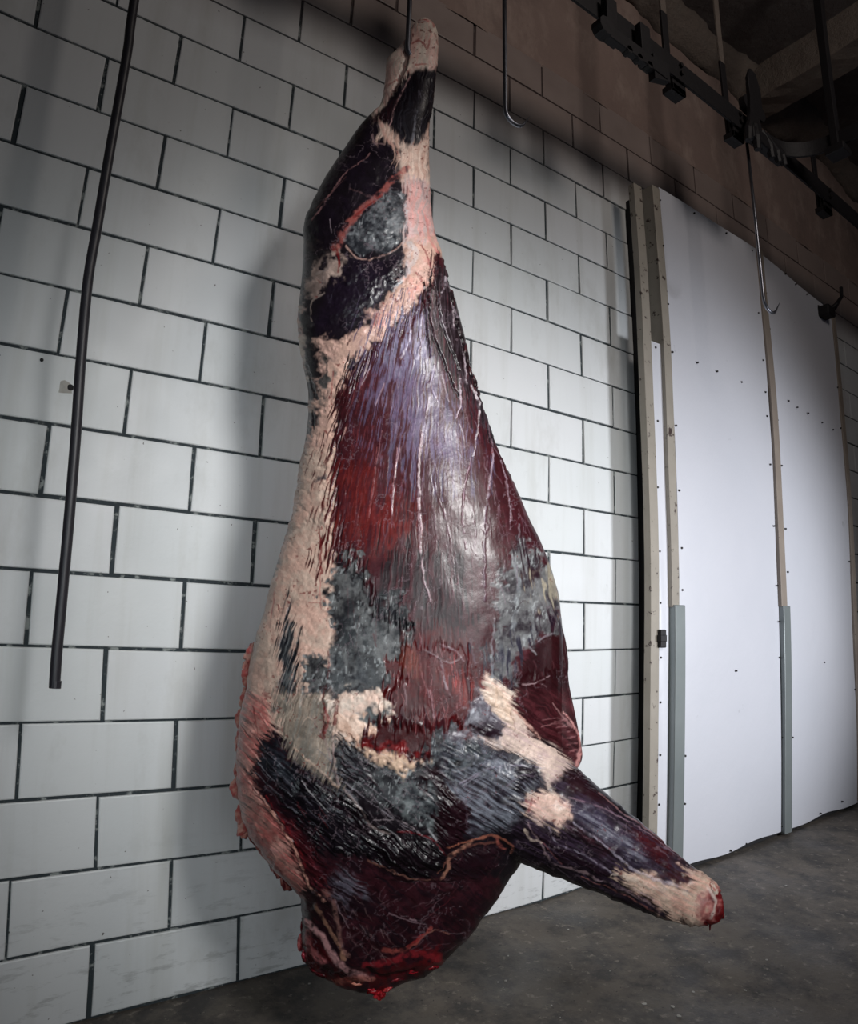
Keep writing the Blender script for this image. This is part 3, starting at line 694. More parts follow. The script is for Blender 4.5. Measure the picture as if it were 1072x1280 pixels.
 ('F', [(290,410),(330,390),(400,388),(455,430),(470,470),(425,505),(430,520),(390,520),(340,498),(290,455)], (230,198,180), 3, 5, (214,160,150), .6, 3, .3, 2, 8),
 ('F', [(420,490),(500,520),(620,600),(600,640),(480,570),(420,520)], (46,32,44), 4, 5, PL, .5, 3, .6, 3, 10),
 ('F', [(450,420),(560,460),(680,560),(760,650),(800,690),(700,650),(560,560),(470,480)], (86,74,104), 6, 8, SV, .45, 3, .8, 3, 10),
 ('F', [(430,320),(480,310),(600,420),(620,460),(520,420),(440,380)], (70,30,42), 4, 4, DK, .4, 3, .6, 2, 8),
 ('F', [(680,530),(780,560),(850,650),(880,680),(800,650),(700,590)], (112,30,42), 6, 7, (60,26,36), .5, 3, .6, 2, 8),
 ('F', [(320,520),(400,570),(520,640),(600,690),(540,690),(400,620),(330,570)], (56,32,48), 4, 4, DK, .5, 3, .6, 3, 10),
 ('F', [(620,680),(740,680),(790,710),(880,715),(870,665),(990,715),(1050,780),(1040,900),(900,890),(830,865),(760,820),(690,760)], (226,196,174), 4, 8, (214,150,134), .6, 3, .4, 2, 8),
 ('F', [(660,740),(760,790),(800,830),(760,830),(680,770)], (60,34,44), 4, 7, DK, .4, 3, .6, 0, 5),
 ('F', [(780,680),(850,680),(900,722),(850,720),(790,700)], (90,34,46), 4, 6, PL, .4, 3, .6, 0, 5),
 ('F', [(945,770),(1000,740),(1060,780),(1050,900),(950,890),(940,840)], (206,140,132), 5, 6, RF, .6, 0, .3, 0, 5),
 ('F', [(985,770),(1060,770),(1050,900),(955,890),(960,850),(995,830)], (150,22,30), 3, 5, BL, .5, 0, .3, 0, 5),
 # brisket, neck
 ('E', [(200,150),(230,180),(300,310),(440,400),(560,560),(760,740),(1100,760),(1100,1300),(250,1300),(300,900),(330,780),(300,660),(220,520),(150,420),(125,330),(150,240)], (88,38,50), 3, 5, (36,22,32), .9, 2, .6, 0, 8),
 ('E', [(150,230),(210,180),(240,300),(440,400),(560,560),(690,720),(600,690),(480,690),(380,650),(290,540),(220,440),(140,330)], (26,20,28), 5, 9, (44,34,46), .7, 2, .7, 5, 24),
 ('E', [(140,230),(200,190),(230,270),(290,330),(260,400),(190,370),(135,310)], (60,64,76), 5, 14, (26,22,32), .9, 6, .9, 0, 6),
 ('E', [(200,20),(430,40),(440,250),(470,410),(400,370),(280,300),(235,200)], (170,152,136), 4, 7, (110,108,102), .8, 7, .6, 2, 10),
 ('E', [(440,190),(640,300),(800,320),(850,450),(840,610),(780,590),(690,520),(560,430),(470,350)], (84,86,90), 5, 12, (34,30,38), 1.0, 0, .3, 0, 8),
 ('E', [(440,180),(560,250),(600,330),(560,400),(470,340)], (44,30,40), 8, 10, GD, .5, 2, .6, 2, 10),
 ('E', [(690,330),(800,330),(840,450),(820,560),(740,500),(690,430)], (124,132,134), 8, 16, GD, .9, 0, .4, 0, 6),
 ('E', [(440,120),(540,100),(640,150),(600,200),(560,235),(440,170)], (226,184,160), 3, 6, CR, .5, 0, .2, 3, 8),
 ('E', [(555,240),(640,250),(770,268),(800,290),(720,335),(640,310),(600,290)], (226,190,160), 4, 7, FT, .5, 0, .2, 3, 8),
 ('E', [(605,125),(700,130),(830,178),(815,250),(770,268),(560,228),(550,212)], (100,26,32), 2, 5, (60,20,28), .5, 1, .4, 2, 10),
 ('E', [(550,212),(700,225),(810,245),(800,268),(640,250),(555,232)], (160,30,34), 3, 5, RD, .5, 0, .3, 0, 4),
 ('E', [(860,280),(940,290),(920,360),(860,330)], (34,26,34), 6, 8, GD, .5, 0, .3, 0, 4),
 ('E', [(810,325),(900,390),(972,480),(972,590),(880,662),(838,600),(855,450)], (58,24,36), 3, 4, (40,20,30), .5, 2, .4, 5, 18),
 ('E', [(440,390),(520,450),(600,545),(700,570),(800,592),(882,660),(893,720),(860,762),(740,762),(640,720),(560,620)], (24,17,24), 3, 5, (46,28,38), .6, 2, .5, 13, 26),
 ('E', [(900,690),(980,640),(1100,620),(1100,720),(1000,750),(900,760)], (56,26,38), 3, 4, DK, .5, 2, .4, 4, 12),
 ('E', [(180,430),(260,520),(340,620),(400,700),(420,820),(360,800),(300,690),(220,560)], (84,24,36), 4, 8, (130,40,50), .5, 6, .9, 2, 10),
 ('E', [(300,900),(345,920),(420,1080),(330,1130),(290,1000)], (110,26,34), 4, 8, (60,16,22), .6, 2, .5, 2, 8),
 ('E', [(420,760),(520,755),(540,830),(490,880),(430,830)], (112,106,122), 7, 12, (70,56,70), .6, 2, .6, 2, 10),
 ('E', [(330,1090),(480,1150),(700,1100),(880,1080),(880,1130),(600,1190),(380,1180)], (128,26,36), 5, 9, (56,16,24), .6, 0, .4, 0, 6),
 ('E', [(780,1060),(870,1050),(870,1140),(820,1110)], (140,26,36), 4, 8, BL, .4, 0, .4, 0, 6),
]
# strokes: (zone, polyline, radius px at start and end, colour, opacity, height mm)
STR = [
 ('A', [(600,80),(612,180),(600,300)], 3, 3, (60,30,34), .4, -2), ('A', [(600,190),(590,300),(545,400)], 7, 5, (76,40,46), .8, -5), ('A', [(615,195),(650,180),(690,215),(695,180)], 3, 3, (160,50,50), .9, 0), ('A', [(640,290),(690,285)], 3, 2, (170,60,56), .8, 0), ('A', [(515,380),(555,355)], 2, 1, (170,40,44), .9, 0), ('A', [(650,95),(700,95),(715,120)], 3, 3, (176,70,66), .8, 0), ('A', [(715,150),(735,200)], 2, 2, (150,60,60), .7, 0),
 ('A', [(615,340),(570,420),(530,540),(520,560)], 2, 1.5, (196,150,150), .9, 1), ('A', [(640,500),(620,640)], 1.5, 4, (150,150,160), .6, 0), ('A', [(480,540),(500,600),(560,680)], 5, 3, (214,160,146), .9, 1), ('A', [(440,600),(460,640),(500,640)], 4, 2, (176,140,140), .6, 0),
 ('A', [(428,688),(400,720),(320,780),(240,900),(180,985)], 1.2, 2.2, (170,120,120), .85, 1), ('A', [(330,790),(260,870),(200,930)], 1, 1, (140,90,90), .7, 0), ('A', [(600,745),(530,800),(480,860),(390,930),(330,1010),(285,1090)], 7, 12, (184,96,88), .95, 1.5), ('A', [(480,870),(400,930),(360,960)], 2, 3, (150,30,32), .8, 0),
 ('A', [(325,1090),(370,1140),(430,1152),(540,1115),(595,1060)], 2.2, 2, (190,150,138), .9, 1.5), ('A', [(595,740),(600,760)], 3, 3, (90,76,84), .8, -1), ('A', [(650,800),(680,880),(700,900)], 4, 2, (96,86,100), .7, 0), ('A', [(560,860),(600,940),(590,1080)], 3, 3, (190,190,196), .6, 0),
 ('A', [(270,1100),(290,1120),(300,1190)], 7, 2, (150,24,26), .95, 0), ('A', [(660,1090),(690,1150),(700,1190)], 2, 3, (150,40,44), .8, 0), ('A', [(680,960),(700,1060),(730,1130)], 3, 3, (214,120,116), .7, 0), ('A', [(260,980),(265,1040)], 1.5, 1, (170,150,160), .7, 0), ('A', [(600,900),(620,1050),(600,1180)], 7, 6, (196,200,206), .45, 0), ('A', [(345,850),(420,870),(480,900)], 2, 3, (150,110,112), .55, 0),
 ('B', [(640,150),(660,190)], 3, 3, (150,40,44), .8, 0), ('B', [(540,262),(555,268)], 3, 2, (130,20,26), .9, 0), ('B', [(500,295),(510,295)], 2, 2, (130,20,26), .9, 0), ('B', [(610,300),(600,325),(560,335)], 1.5, 1, (90,50,50), .8, -1), ('B', [(450,380),(465,330)], 1.5, 1, (170,40,44), .8, 0), ('B', [(335,470),(345,440)], 2, 2, (70,20,26), .9, 0), ('B', [(275,590),(265,720)], 1.5, 1.5, (160,50,54), .7, 0), ('B', [(235,850),(245,860)], 3, 2, (150,30,34), .8, 0),
 ('B', [(150,560),(180,640),(200,710)], 3, 3.5, DK, .8, -2), ('B', [(180,760),(186,860)], 2, 1.5, DK, .85, -2), ('B', [(235,230),(190,260),(170,300),(175,360)], 3, 2, (170,150,140), .8, 1), ('B', [(200,150),(240,130),(280,80)], 3, 3, (150,134,128), .7, 1), ('B', [(360,560),(400,500),(390,470)], 2, 2, (200,180,180), .6, 0), ('B', [(215,1060),(235,1060)], 5, 3, (60,60,72), .8, 0), ('B', [(300,60),(290,140)], 4, 2, (150,30,34), .7, 0), ('B', [(600,0),(640,60),(600,150),(540,220)], 7, 5, (200,206,212), .5, 0),
 # folds and streaks of the skin muscle
 ('B', [(700,170),(690,300),(720,440),(790,620),(830,700)], 2.5, 2, (30,20,28), .9, -5), ('B', [(668,240),(680,360),(700,520)], 2, 1.5, (36,24,32), .85, -4), ('B', [(745,120),(730,240),(760,400),(830,580)], 2.5, 2, (34,22,28), .85, -5), ('B', [(780,170),(800,300),(850,480),(960,800),(1060,1070)], 3, 2.5, (24,16,22), .9, -5),
 ('B', [(765,170),(760,215),(745,240)], 3, 2, (200,186,196), .8, 3), ('B', [(795,280),(802,390)], 2, 1.5, (210,196,200), .85, 2), ('B', [(845,500),(860,580),(860,640)], 2, 2, (200,184,194), .7, 2), ('B', [(830,620),(835,720),(820,790)], 2.5, 1.5, (206,192,204), .8, 2), ('B', [(885,650),(915,740),(912,820),(890,960)], 3, 1.2, (214,204,210), .85, 3),
 ('B', [(660,350),(655,470),(640,530)], 2.5, 2, (206,196,214), .6, 2), ('B', [(615,340),(605,450),(570,530)], 3, 2, (196,184,206), .5, 2), ('B', [(560,380),(520,440)], 3, 1, (190,180,196), .6, 1), ('B', [(720,560),(705,640),(735,720)], 2, 1.5, (200,190,210), .6, 1), ('B', [(700,700),(680,790)], 1.5, 1, (210,200,214), .8, 1), ('B', [(500,640),(460,740)], 1.5, 1, (190,160,170), .6, 0),
 ('B', [(665,860),(652,980),(650,1150),(655,1240)], 1.8, .9, (214,192,198), .85, 1.5), ('B', [(575,870),(545,1040),(528,1240)], 1.1, .9, (196,150,156), .8, 1.2), ('B', [(490,850),(460,1020),(430,1240)], 1.0, .8, (180,120,126), .7, 1), ('B', [(975,890),(975,1000),(950,1160)], 1.8, 2.4, (190,170,186), .7, 1.5), ('B', [(880,970),(850,1120),(840,1270)], 1.2, 1, (160,120,134), .6, 1), ('B', [(330,840),(315,890)], 2, 1.5, (220,180,170), .8, 1), ('B', [(430,540),(390,660)], 3, 2, (150,120,136), .6, 1), ('B', [(440,560),(400,650)], 1.2, 1, (200,180,190), .7, 1), ('B', [(720,1080),(740,1160),(780,1260)], 1, 1, (150,110,124), .6, 1), ('B', [(380,640),(350,760)], 1, .8, (170,90,96), .6, 0), ('B', [(600,700),(560,800),(550,860)], 1, 1, (150,130,150), .6, 0), ('B', [(1030,1080),(1060,1250)], 1.2, 1.2, (180,150,160), .5, 0),
 ('C', [(770,0),(750,180),(745,310)], 1, 1, (190,140,146), .75, 1), ('C', [(865,20),(868,200),(880,520),(920,690)], 1.4, 1.0, (206,180,188), .85, 1.5), ('C', [(680,0),(650,230),(635,350)], .9, .8, (180,96,96), .6, .8), ('C', [(590,170),(585,300),(575,380)], .8, .8, (176,80,76), .5, .6), ('C', [(765,420),(780,520)], .8, .8, (150,96,104), .5, .6), ('C', [(960,220),(1000,380),(1020,560)], .9, .8, (130,90,100), .5, .6),
 ('D', [(12,0),(8,300),(30,560),(70,680)], 1.3, 1.1, (196,170,178), .8, 1), ('D', [(230,90),(205,230),(210,380),(225,450)], 1.2, 1.6, (170,140,156), .7, 1), ('D', [(330,150),(310,260),(300,330)], 3.5, 2, (150,140,156), .6, 1.5), ('D', [(300,340),(300,480),(300,680)], 3, 2.5, (130,110,128), .6, 1.5), ('D', [(370,60),(400,180),(415,360)], 1.6, 1.2, (190,170,186), .7, 1), ('D', [(285,350),(300,335),(318,352),(300,372),(285,355)], 1.2, 1.2, (160,140,150), .7, 1), ('D', [(455,340),(450,410)], 2, 2.5, (150,140,150), .6, 0),
 ('D', [(150,620),(190,600)], 1, 1, (170,120,130), .5, 0), ('D', [(100,870),(170,900),(210,950)], 2.5, 2, (160,140,150), .7, 1), ('D', [(240,850),(260,960)], 3, 2, (110,90,106), .6, 0), ('D', [(150,930),(170,1060)], 1.4, 1, (200,110,110), .7, 0), ('D', [(110,1000),(150,1100)], 3, 2, (180,170,180), .6, 0), ('D', [(60,1060),(80,1200)], 2, 2, (180,150,160), .6, 0), ('D', [(470,1050),(520,1045),(590,1012)], 1, 1, (190,160,166), .7, .6), ('D', [(540,1040),(575,1060)], .9, .8, (180,150,156), .6, 0), ('D', [(500,890),(530,920)], 3, 2, (170,170,176), .7, 1), ('D', [(540,860),(600,825)], 2.5, 2, (150,140,150), .7, 1),
 ('D', [(345,760),(330,900),(340,1020)], 2, 3, (150,156,164), .6, 1), ('D', [(455,700),(470,680),(500,690)], 1, 1, (70,40,50), .7, 0), ('D', [(420,490),(450,600),(430,800)], 5, 6, (158,166,172), .5, 0), ('D', [(500,680),(520,800),(470,850)], 6, 4, (150,156,158), .45, 0),
 # flank flap stripes
 ('D', [(560,1210),(620,1200),(660,1215)], 1.2, 1, (170,110,116), .6, .8), ('D', [(555,1240),(630,1222),(680,1240)], 1.2, 1, (176,120,124), .6, .8), ('D', [(600,1130),(640,1180),(690,1240)], 1.2, 3, (200,150,150), .6, 1), ('F', [(430,90),(460,130),(490,200),(480,290)], 2, 5, (226,160,156), .9, 2),
 ('F', [(395,125),(440,120)], 1.5, 1.2, (176,120,124), .7, 1), ('F', [(400,145),(455,138)], 1.5, 1.2, (176,120,124), .7, 1), ('F', [(410,165),(465,158)], 1.5, 1.2, (176,120,124), .7, 1), ('F', [(425,188),(475,180)], 1.5, 1.2, (176,120,124), .7, 1), ('F', [(440,212),(480,204)], 1.5, 1.2, (186,120,124), .7, 1), ('F', [(450,238),(486,230)], 1.5, 1.2, (186,120,124), .7, 1),
 # shoulder and shank streaks
 ('F', [(45,355),(120,310),(200,288),(300,292),(360,300)], 1.6, 1.4, (150,140,160), .8, 1.5), ('F', [(60,350),(64,420),(66,520)], 1.2, 1.2, (120,100,116), .6, .5), ('F', [(200,380),(260,330),(330,330)], 1, 1, (130,110,130), .6, 0), ('F', [(0,265),(60,330)], 2, 2, (170,176,184), .6, 1), ('F', [(230,90),(245,150),(240,165)], 1.4, 1.4, (130,96,92), .8, -2), ('F', [(245,80),(310,150),(340,185)], 3, 4, (226,176,160), .8, 2), ('F', [(90,80),(70,130)], 4, 4, (190,194,204), .8, 2),
 ('F', [(20,165),(110,190),(200,215)], 4, 4, (204,200,206), .6, 1), ('F', [(290,420),(310,430),(300,455)], 4, 3, (150,36,44), .8, 0), ('F', [(370,330),(375,370),(410,400)], 5, 5, (224,204,188), .8, 2),
 ('F', [(285,520),(310,560),(345,580)], 5, 3, (220,196,176), .9, 1), ('F', [(300,500),(340,580),(400,650),(520,690),(640,740),(760,810)], 1.6, 4, (176,146,150), .7, 1.5), ('F', [(370,520),(400,570),(520,630),(600,680)], 1.2, 2, (186,176,196), .75, 1.2), ('F', [(345,570),(420,650)], 1.2, 1, (170,100,100), .7, 0), ('F', [(460,500),(560,570),(640,640),(740,700),(840,730)], 2, 5, (186,178,196), .7, 1.5), ('F', [(430,400),(520,430),(620,470),(730,540),(860,640)], 1.6, 1.4, (176,140,156), .6, 1.2), ('F', [(560,390),(700,505),(790,570),(880,650)], 1.4, 2, (206,150,150), .5, 1),
 ('F', [(600,690),(660,700),(760,740),(880,760)], 3, 8, (226,206,190), .75, 2), ('F', [(500,700),(640,760),(760,830)], 1.2, 2.5, (190,120,110), .7, 1), ('F', [(770,700),(830,740),(900,760)], 2, 2, (120,84,80), .5, -2), ('F', [(960,740),(990,790),(975,850)], 3, 3, (228,216,206), .8, 2), ('F', [(850,650),(900,680),(930,700)], 3, 5, (226,190,176), .8, 1), ('F', [(610,560),(700,640),(800,680)], 2, 1, (60,30,40), .6, -1),
 ('F', [(-5,590),(60,575),(120,560),(180,550),(235,590),(235,620)], 3, 4, (190,110,84), .85, 1.5), ('F', [(-40,690),(0,640),(80,590),(180,570)], 2, 3, (150,90,76), .7, 1), ('F', [(180,560),(190,590),(210,600)], 5, 3, (196,100,84), .7, 1), ('F', [(270,640),(400,660)], 1.2, 1, (90,60,60), .5, 0),
 # chest streaks
 ('C', [(465,905),(470,960),(455,1040),(445,1120),(455,1180),(440,1290)], 1.5, 5, (110,10,16), .95, 0), ('C', [(440,1060),(500,1110),(480,1150)], 6, 3, (60,10,16), .9, 0), ('C', [(425,350),(430,420),(435,560)], 1.5, 4, (140,30,34), .95, 0), ('C', [(410,370),(440,360)], 1.5, 1, (140,30,34), .9, 0), ('C', [(470,430),(460,470)], 3, 2, (150,40,40), .7, 0), ('C', [(430,560),(430,660)], 1, 1, (180,80,76), .7, 0), ('C', [(380,690),(430,692),(430,720)], 1.5, 1, (160,70,66), .8, 0), ('C', [(245,560),(240,590)], 2.5, 2, (150,30,34), .9, 0), ('C', [(225,640),(210,760),(190,830)], 1.5, 1, (176,60,60), .7, 0), ('C', [(455,620),(462,660)], 1, 1, (110,90,86), .7, -1), ('C', [(465,760),(480,790)], 1.5, 1.5, (230,210,196), .7, 1), ('C', [(350,800),(380,880)], 2, 2, (230,186,170), .6, 1), ('C', [(410,150),(450,130)], 4, 6, (66,64,76), .7, 0), ('C', [(360,265),(370,280)], 3, 2, (90,80,76), .7, 0), ('C', [(430,250),(440,300)], 5, 3, (120,124,116), .6, 0), ('C', [(665,830),(672,880)], 2.5, 1.5, (110,60,66), .8, 0),
 ('C', [(890,900),(930,920),(1000,960),(1060,920)], 2, 3, (170,160,166), .6, 1), ('C', [(800,1050),(810,1140)], 2.5, 2, (150,120,126), .7, 1), ('C', [(900,1060),(910,1110)], 3, 2, (170,150,160), .6, 1), ('C', [(960,950),(990,1090)], 2.5, 3, (150,140,150), .55, 1), ('C', [(1020,920),(1030,1060)], 1.2, 1, (210,90,90), .7, 0),
 ('E', [(120,70),(135,150),(150,230)], 1.5, 1, (140,24,30), .85, 0), ('E', [(100,120),(140,190)], 1, 1, (150,40,44), .6, 0), ('E', [(150,100),(200,190)], 1.5, 1, (226,170,158), .7, 2), ('E', [(80,130),(170,240)], 1.5, 1, (230,170,160), .7, 2), ('E', [(70,200),(150,290)], 1.5, 1, (230,176,164), .7, 2), ('E', [(60,260),(130,350)], 1.5, 1, (226,170,160), .7, 2), ('E', [(70,320),(140,420)], 1.5, 1, (230,176,164), .7, 2), ('E', [(75,150),(160,270)], 1, 1, (130,40,44), .7, -2), ('E', [(62,230),(140,320)], 1, 1, (130,40,44), .7, -2), ('E', [(62,290),(135,385)], 1, 1, (130,40,44), .7, -2),
 ('E', [(150,430),(210,520),(280,640),(320,730),(340,790),(400,850)], 3, 5, (222,160,140), .9, 2.5), ('E', [(170,430),(240,540),(310,660),(330,740)], 2, 2.5, (160,34,40), .85, 0), ('E', [(110,560),(150,640),(200,700),(260,780)], 4, 3, (120,30,36), .7, 0), ('E', [(190,640),(250,680)], 4, 3, (180,130,130), .7, 2), ('E', [(120,540),(150,600)], 3, 3, (200,130,120), .7, 2),
 ('E', [(140,300),(200,370),(280,430)], 1.2, 1, (150,150,160), .7, 1), ('E', [(130,340),(190,400),(250,440)], 1.2, 1, (130,130,140), .6, 1), ('E', [(150,260),(220,340),(290,400)], 1.2, 1, (110,110,122), .6, 1), ('E', [(310,370),(360,430),(420,490)], 1, .8, (190,186,190), .8, .8), ('E', [(160,240),(240,320)], 1, 1, (130,130,142), .6, 1), ('E', [(420,580),(500,650)], .9, .7, (110,96,106), .6, .6), ('E', [(440,560),(520,660)], .8, .7, (100,86,96), .5, .6),
 ('E', [(280,200),(330,120),(360,130)], 1.2, 1, (210,180,160), .6, 1), ('E', [(280,240),(400,340),(455,400)], 3, 4, (214,176,152), .7, 2), ('E', [(350,110),(400,200),(440,330)], 2, 2, (150,120,120), .6, 0), ('E', [(430,180),(440,280),(460,390)], 2, 2.5, (190,160,156), .7, 1.5), ('E', [(400,60),(420,120),(405,180)], 3, 2, (150,24,32), .8, 0), ('E', [(450,50),(440,140)], 4, 5, (120,10,16), .9, 0), ('E', [(500,180),(520,200)], 1.5, 1.2, (130,40,40), .8, 0),
 ('E', [(470,370),(560,440),(660,510),(760,575)], 1.2, 1.5, (160,150,160), .75, 1.2), ('E', [(480,410),(540,480),(600,560),(660,580)], 2, 3, (150,130,126), .8, 1.5), ('E', [(500,330),(600,410),(720,500)], 1, 1, (150,140,150), .6, 1), ('E', [(600,530),(700,530),(780,580)], 1.5, 2, (176,160,166), .7, 1.2), ('E', [(540,380),(640,480),(700,520)], 1, 1, (140,130,140), .6, 1), ('E', [(470,300),(560,340),(640,420)], .8, .8, (120,96,106), .6, 1), ('E', [(500,370),(540,300)], .7, .7, (110,90,100), .5, 0),
 ('E', [(690,572),(760,580),(830,605),(885,665)], 2, 2, (150,34,44), .8, 1), ('E', [(575,690),(640,715),(710,745),(770,765),(870,765)], 3, 2, (150,100,84), .8, 1.5), ('E', [(870,765),(895,720),(900,670),(960,640),(1000,610)], 4, 5, (190,130,106), .85, 2), ('E', [(820,570),(850,610)], 3, 2, (190,190,196), .7, 1), ('E', [(950,390),(1024,340)], 1.2, 1.6, (160,156,170), .7, 1), ('E', [(860,330),(920,400),(970,470)], 1.2, 1.2, (130,110,120), .6, 1), ('E', [(890,350),(930,385)], 2, 2, (150,156,160), .5, 1),
 ('E', [(440,840),(470,900),(500,960)], 1.2, 1, (170,140,150), .6, 1), ('E', [(660,900),(760,935),(830,950)], 1.5, .8, (150,120,130), .8, 1), ('E', [(740,920),(770,930)], 2, 1.5, (170,140,150), .7, 1), ('E', [(540,960),(600,1000)], 1, .8, (150,110,120), .6, 0), ('E', [(510,940),(590,1030),(560,1090)], .8, .8, (140,80,90), .6, 0), ('E', [(600,950),(570,1050)], .8, .8, (130,70,84), .6, 0), ('E', [(820,910),(900,850),(920,840)], 1.5, 1, (110,40,50), .8, 1), ('E', [(760,900),(850,860)], 1, 1, (96,40,52), .7, 1),
 ('E', [(400,810),(440,870),(460,960),(470,1040),(500,1070)], 4, 3, (170,120,110), .7, 2), ('E', [(370,870),(400,930),(450,1010),(480,1080)], 3, 3, (180,130,104), .8, 2), ('E', [(330,930),(390,990),(430,1060),(500,1130),(580,1160)], 3.5, 6, (206,150,150), .9, 3), ('E', [(345,980),(345,1040),(400,1090)], 6, 5, (196,110,112), .8, 2), ('E', [(330,1060),(320,1120)], 4, 3, (170,40,54), .8, 1), ('E', [(560,1110),(640,1100),(700,1080),(760,1060),(850,1080)], 4, 6, (170,34,46), .85, 2), ('E', [(640,1050),(700,1050),(740,1035),(800,990),(830,960)], 4, 2.5, (196,90,80), .85, 2), ('E', [(740,1030),(800,985)], 4, 3, (170,30,36), .8, 1), ('E', [(800,990),(850,970),(900,985)], 2, 1.5, (180,120,100), .7, 1), ('E', [(450,1175),(520,1160),(590,1165)], 5, 4, (196,110,92), .85, 2), ('E', [(380,1110),(440,1140),(540,1180)], 5, 4, (40,12,18), .8, -2), ('E', [(570,1120),(640,1150),(760,1130)], 6, 4, (36,12,18), .8, -3),
 ('E', [(600,760),(760,770),(900,775),(1000,760)], 2.5, 2, (20,12,18), .8, -1.2), ('E', [(60,500),(90,540)], 3, 2, (230,200,196), .8, 2),
]
STR = [t if not (t[0] == 'E' and t[6] >= 2 and t[1][0][1] > 780) else (t[0], t[1], t[2] * 1.9, t[3] * 1.9, t[4], min(1, t[5] * 1.1), t[6]) for t in STR]
# fine fascia threads, laid along the grain of each region: (zone, x range, y range, grain angle deg, spread, length, count, colour, opacity)
_r = random.Random(21)
for zn, xr, yr, ang, spr, ln, cnt, c, op in [
    ('E', (440, 900), (800, 1090), -38, 25, 70, 46, (128, 96, 106), .6), ('E', (400, 640), (820, 1090), 55, 22, 80, 24, (150, 116, 116), .6),
    ('E', (150, 460), (230, 560), 40, 9, 110, 46, (112, 110, 122), .6), ('E', (450, 860), (240, 600), 42, 12, 110, 44, (140, 128, 134), .6), ('E', (180, 420), (440, 820), 56, 8, 80, 26, (150, 60, 66), .55),
    ('F', (250, 900), (380, 760), 34, 7, 120, 60, (150, 130, 146), .5), ('F', (20, 360), (240, 540), -20, 30, 70, 26, (140, 128, 144), .5), ('F', (0, 240), (600, 860), -52, 14, 90, 24, (110, 56, 66), .5),
    ('A', (180, 520), (600, 1040), 118, 16, 70, 30, (100, 84, 94), .5), ('A', (560, 700), (330, 600), 97, 8, 90, 16, (110, 104, 116), .5), ('B', (220, 520), (110, 400), 80, 40, 60, 22, (96, 88, 108), .5),
    ('B', (320, 480), (560, 1240), 101, 5, 150, 40, (150, 66, 68), .45), ('B', (480, 700), (420, 1240), 90, 5, 170, 50, (146, 120, 140), .5), ('B', (700, 980), (520, 1240), 78, 7, 160, 44, (150, 126, 140), .5), ('B', (660, 800), (180, 640), 76, 6, 150, 22, (176, 160, 172), .55),
    ('C', (500, 1050), (120, 760), 90, 5, 150, 60, (120, 66, 74), .5), ('C', (740, 1060), (900, 1230), 86, 8, 90, 26, (190, 120, 124), .5), ('D', (0, 320), (820, 1140), 84, 8, 90, 26, (180, 130, 136), .5), ('D', (450, 700), (880, 1240), 70, 22, 60, 20, (130, 76, 84), .5),
    ('D', (120, 480), (80, 620), 80, 8, 140, 34, (140, 110, 126), .5)]:
    for _ in range(cnt):
        x0_, y0_ = _r.uniform(*xr), _r.uniform(*yr); a_ = math.radians(_r.gauss(ang, spr / 2)); l_ = ln * _r.uniform(.4, 1.2); k_ = _r.uniform(-.12, .12) * l_
        STR.append((zn, [(x0_, y0_), (x0_ + math.cos(a_) * l_ / 2 - math.sin(a_) * k_, y0_ + math.sin(a_) * l_ / 2 + math.cos(a_) * k_), (x0_ + math.cos(a_) * l_, y0_ + math.sin(a_) * l_)], _r.uniform(.8, 1.5), .6, c, op * _r.uniform(.5, 1.1), .4))
def lin(c): return np.array(srgb(*c)[:3])
def seg_dist(q, a, b):
    d = b - a; t = np.clip(((q - a) @ d) / (d @ d + 1e-9), 0, 1); return np.hypot(*(q - a - np.multiply.outer(t, d)).T), t
def poly_sd(q, P):
    n = len(P); dmin = np.full(len(q), 1e9); inside = np.zeros(len(q), bool)
    for i in range(n):
        a, b = P[i], P[(i + 1) % n]
        d, _ = seg_dist(q, a, b); dmin = np.minimum(dmin, d)
        c = ((a[1] > q[:, 1]) != (b[1] > q[:, 1]))
        xi = a[0] + (q[:, 1] - a[1]) / (b[1] - a[1] + 1e-12) * (b[0] - a[0])
        inside ^= c & (q[:, 0] < xi)
    return np.where(inside, -dmin, dmin)
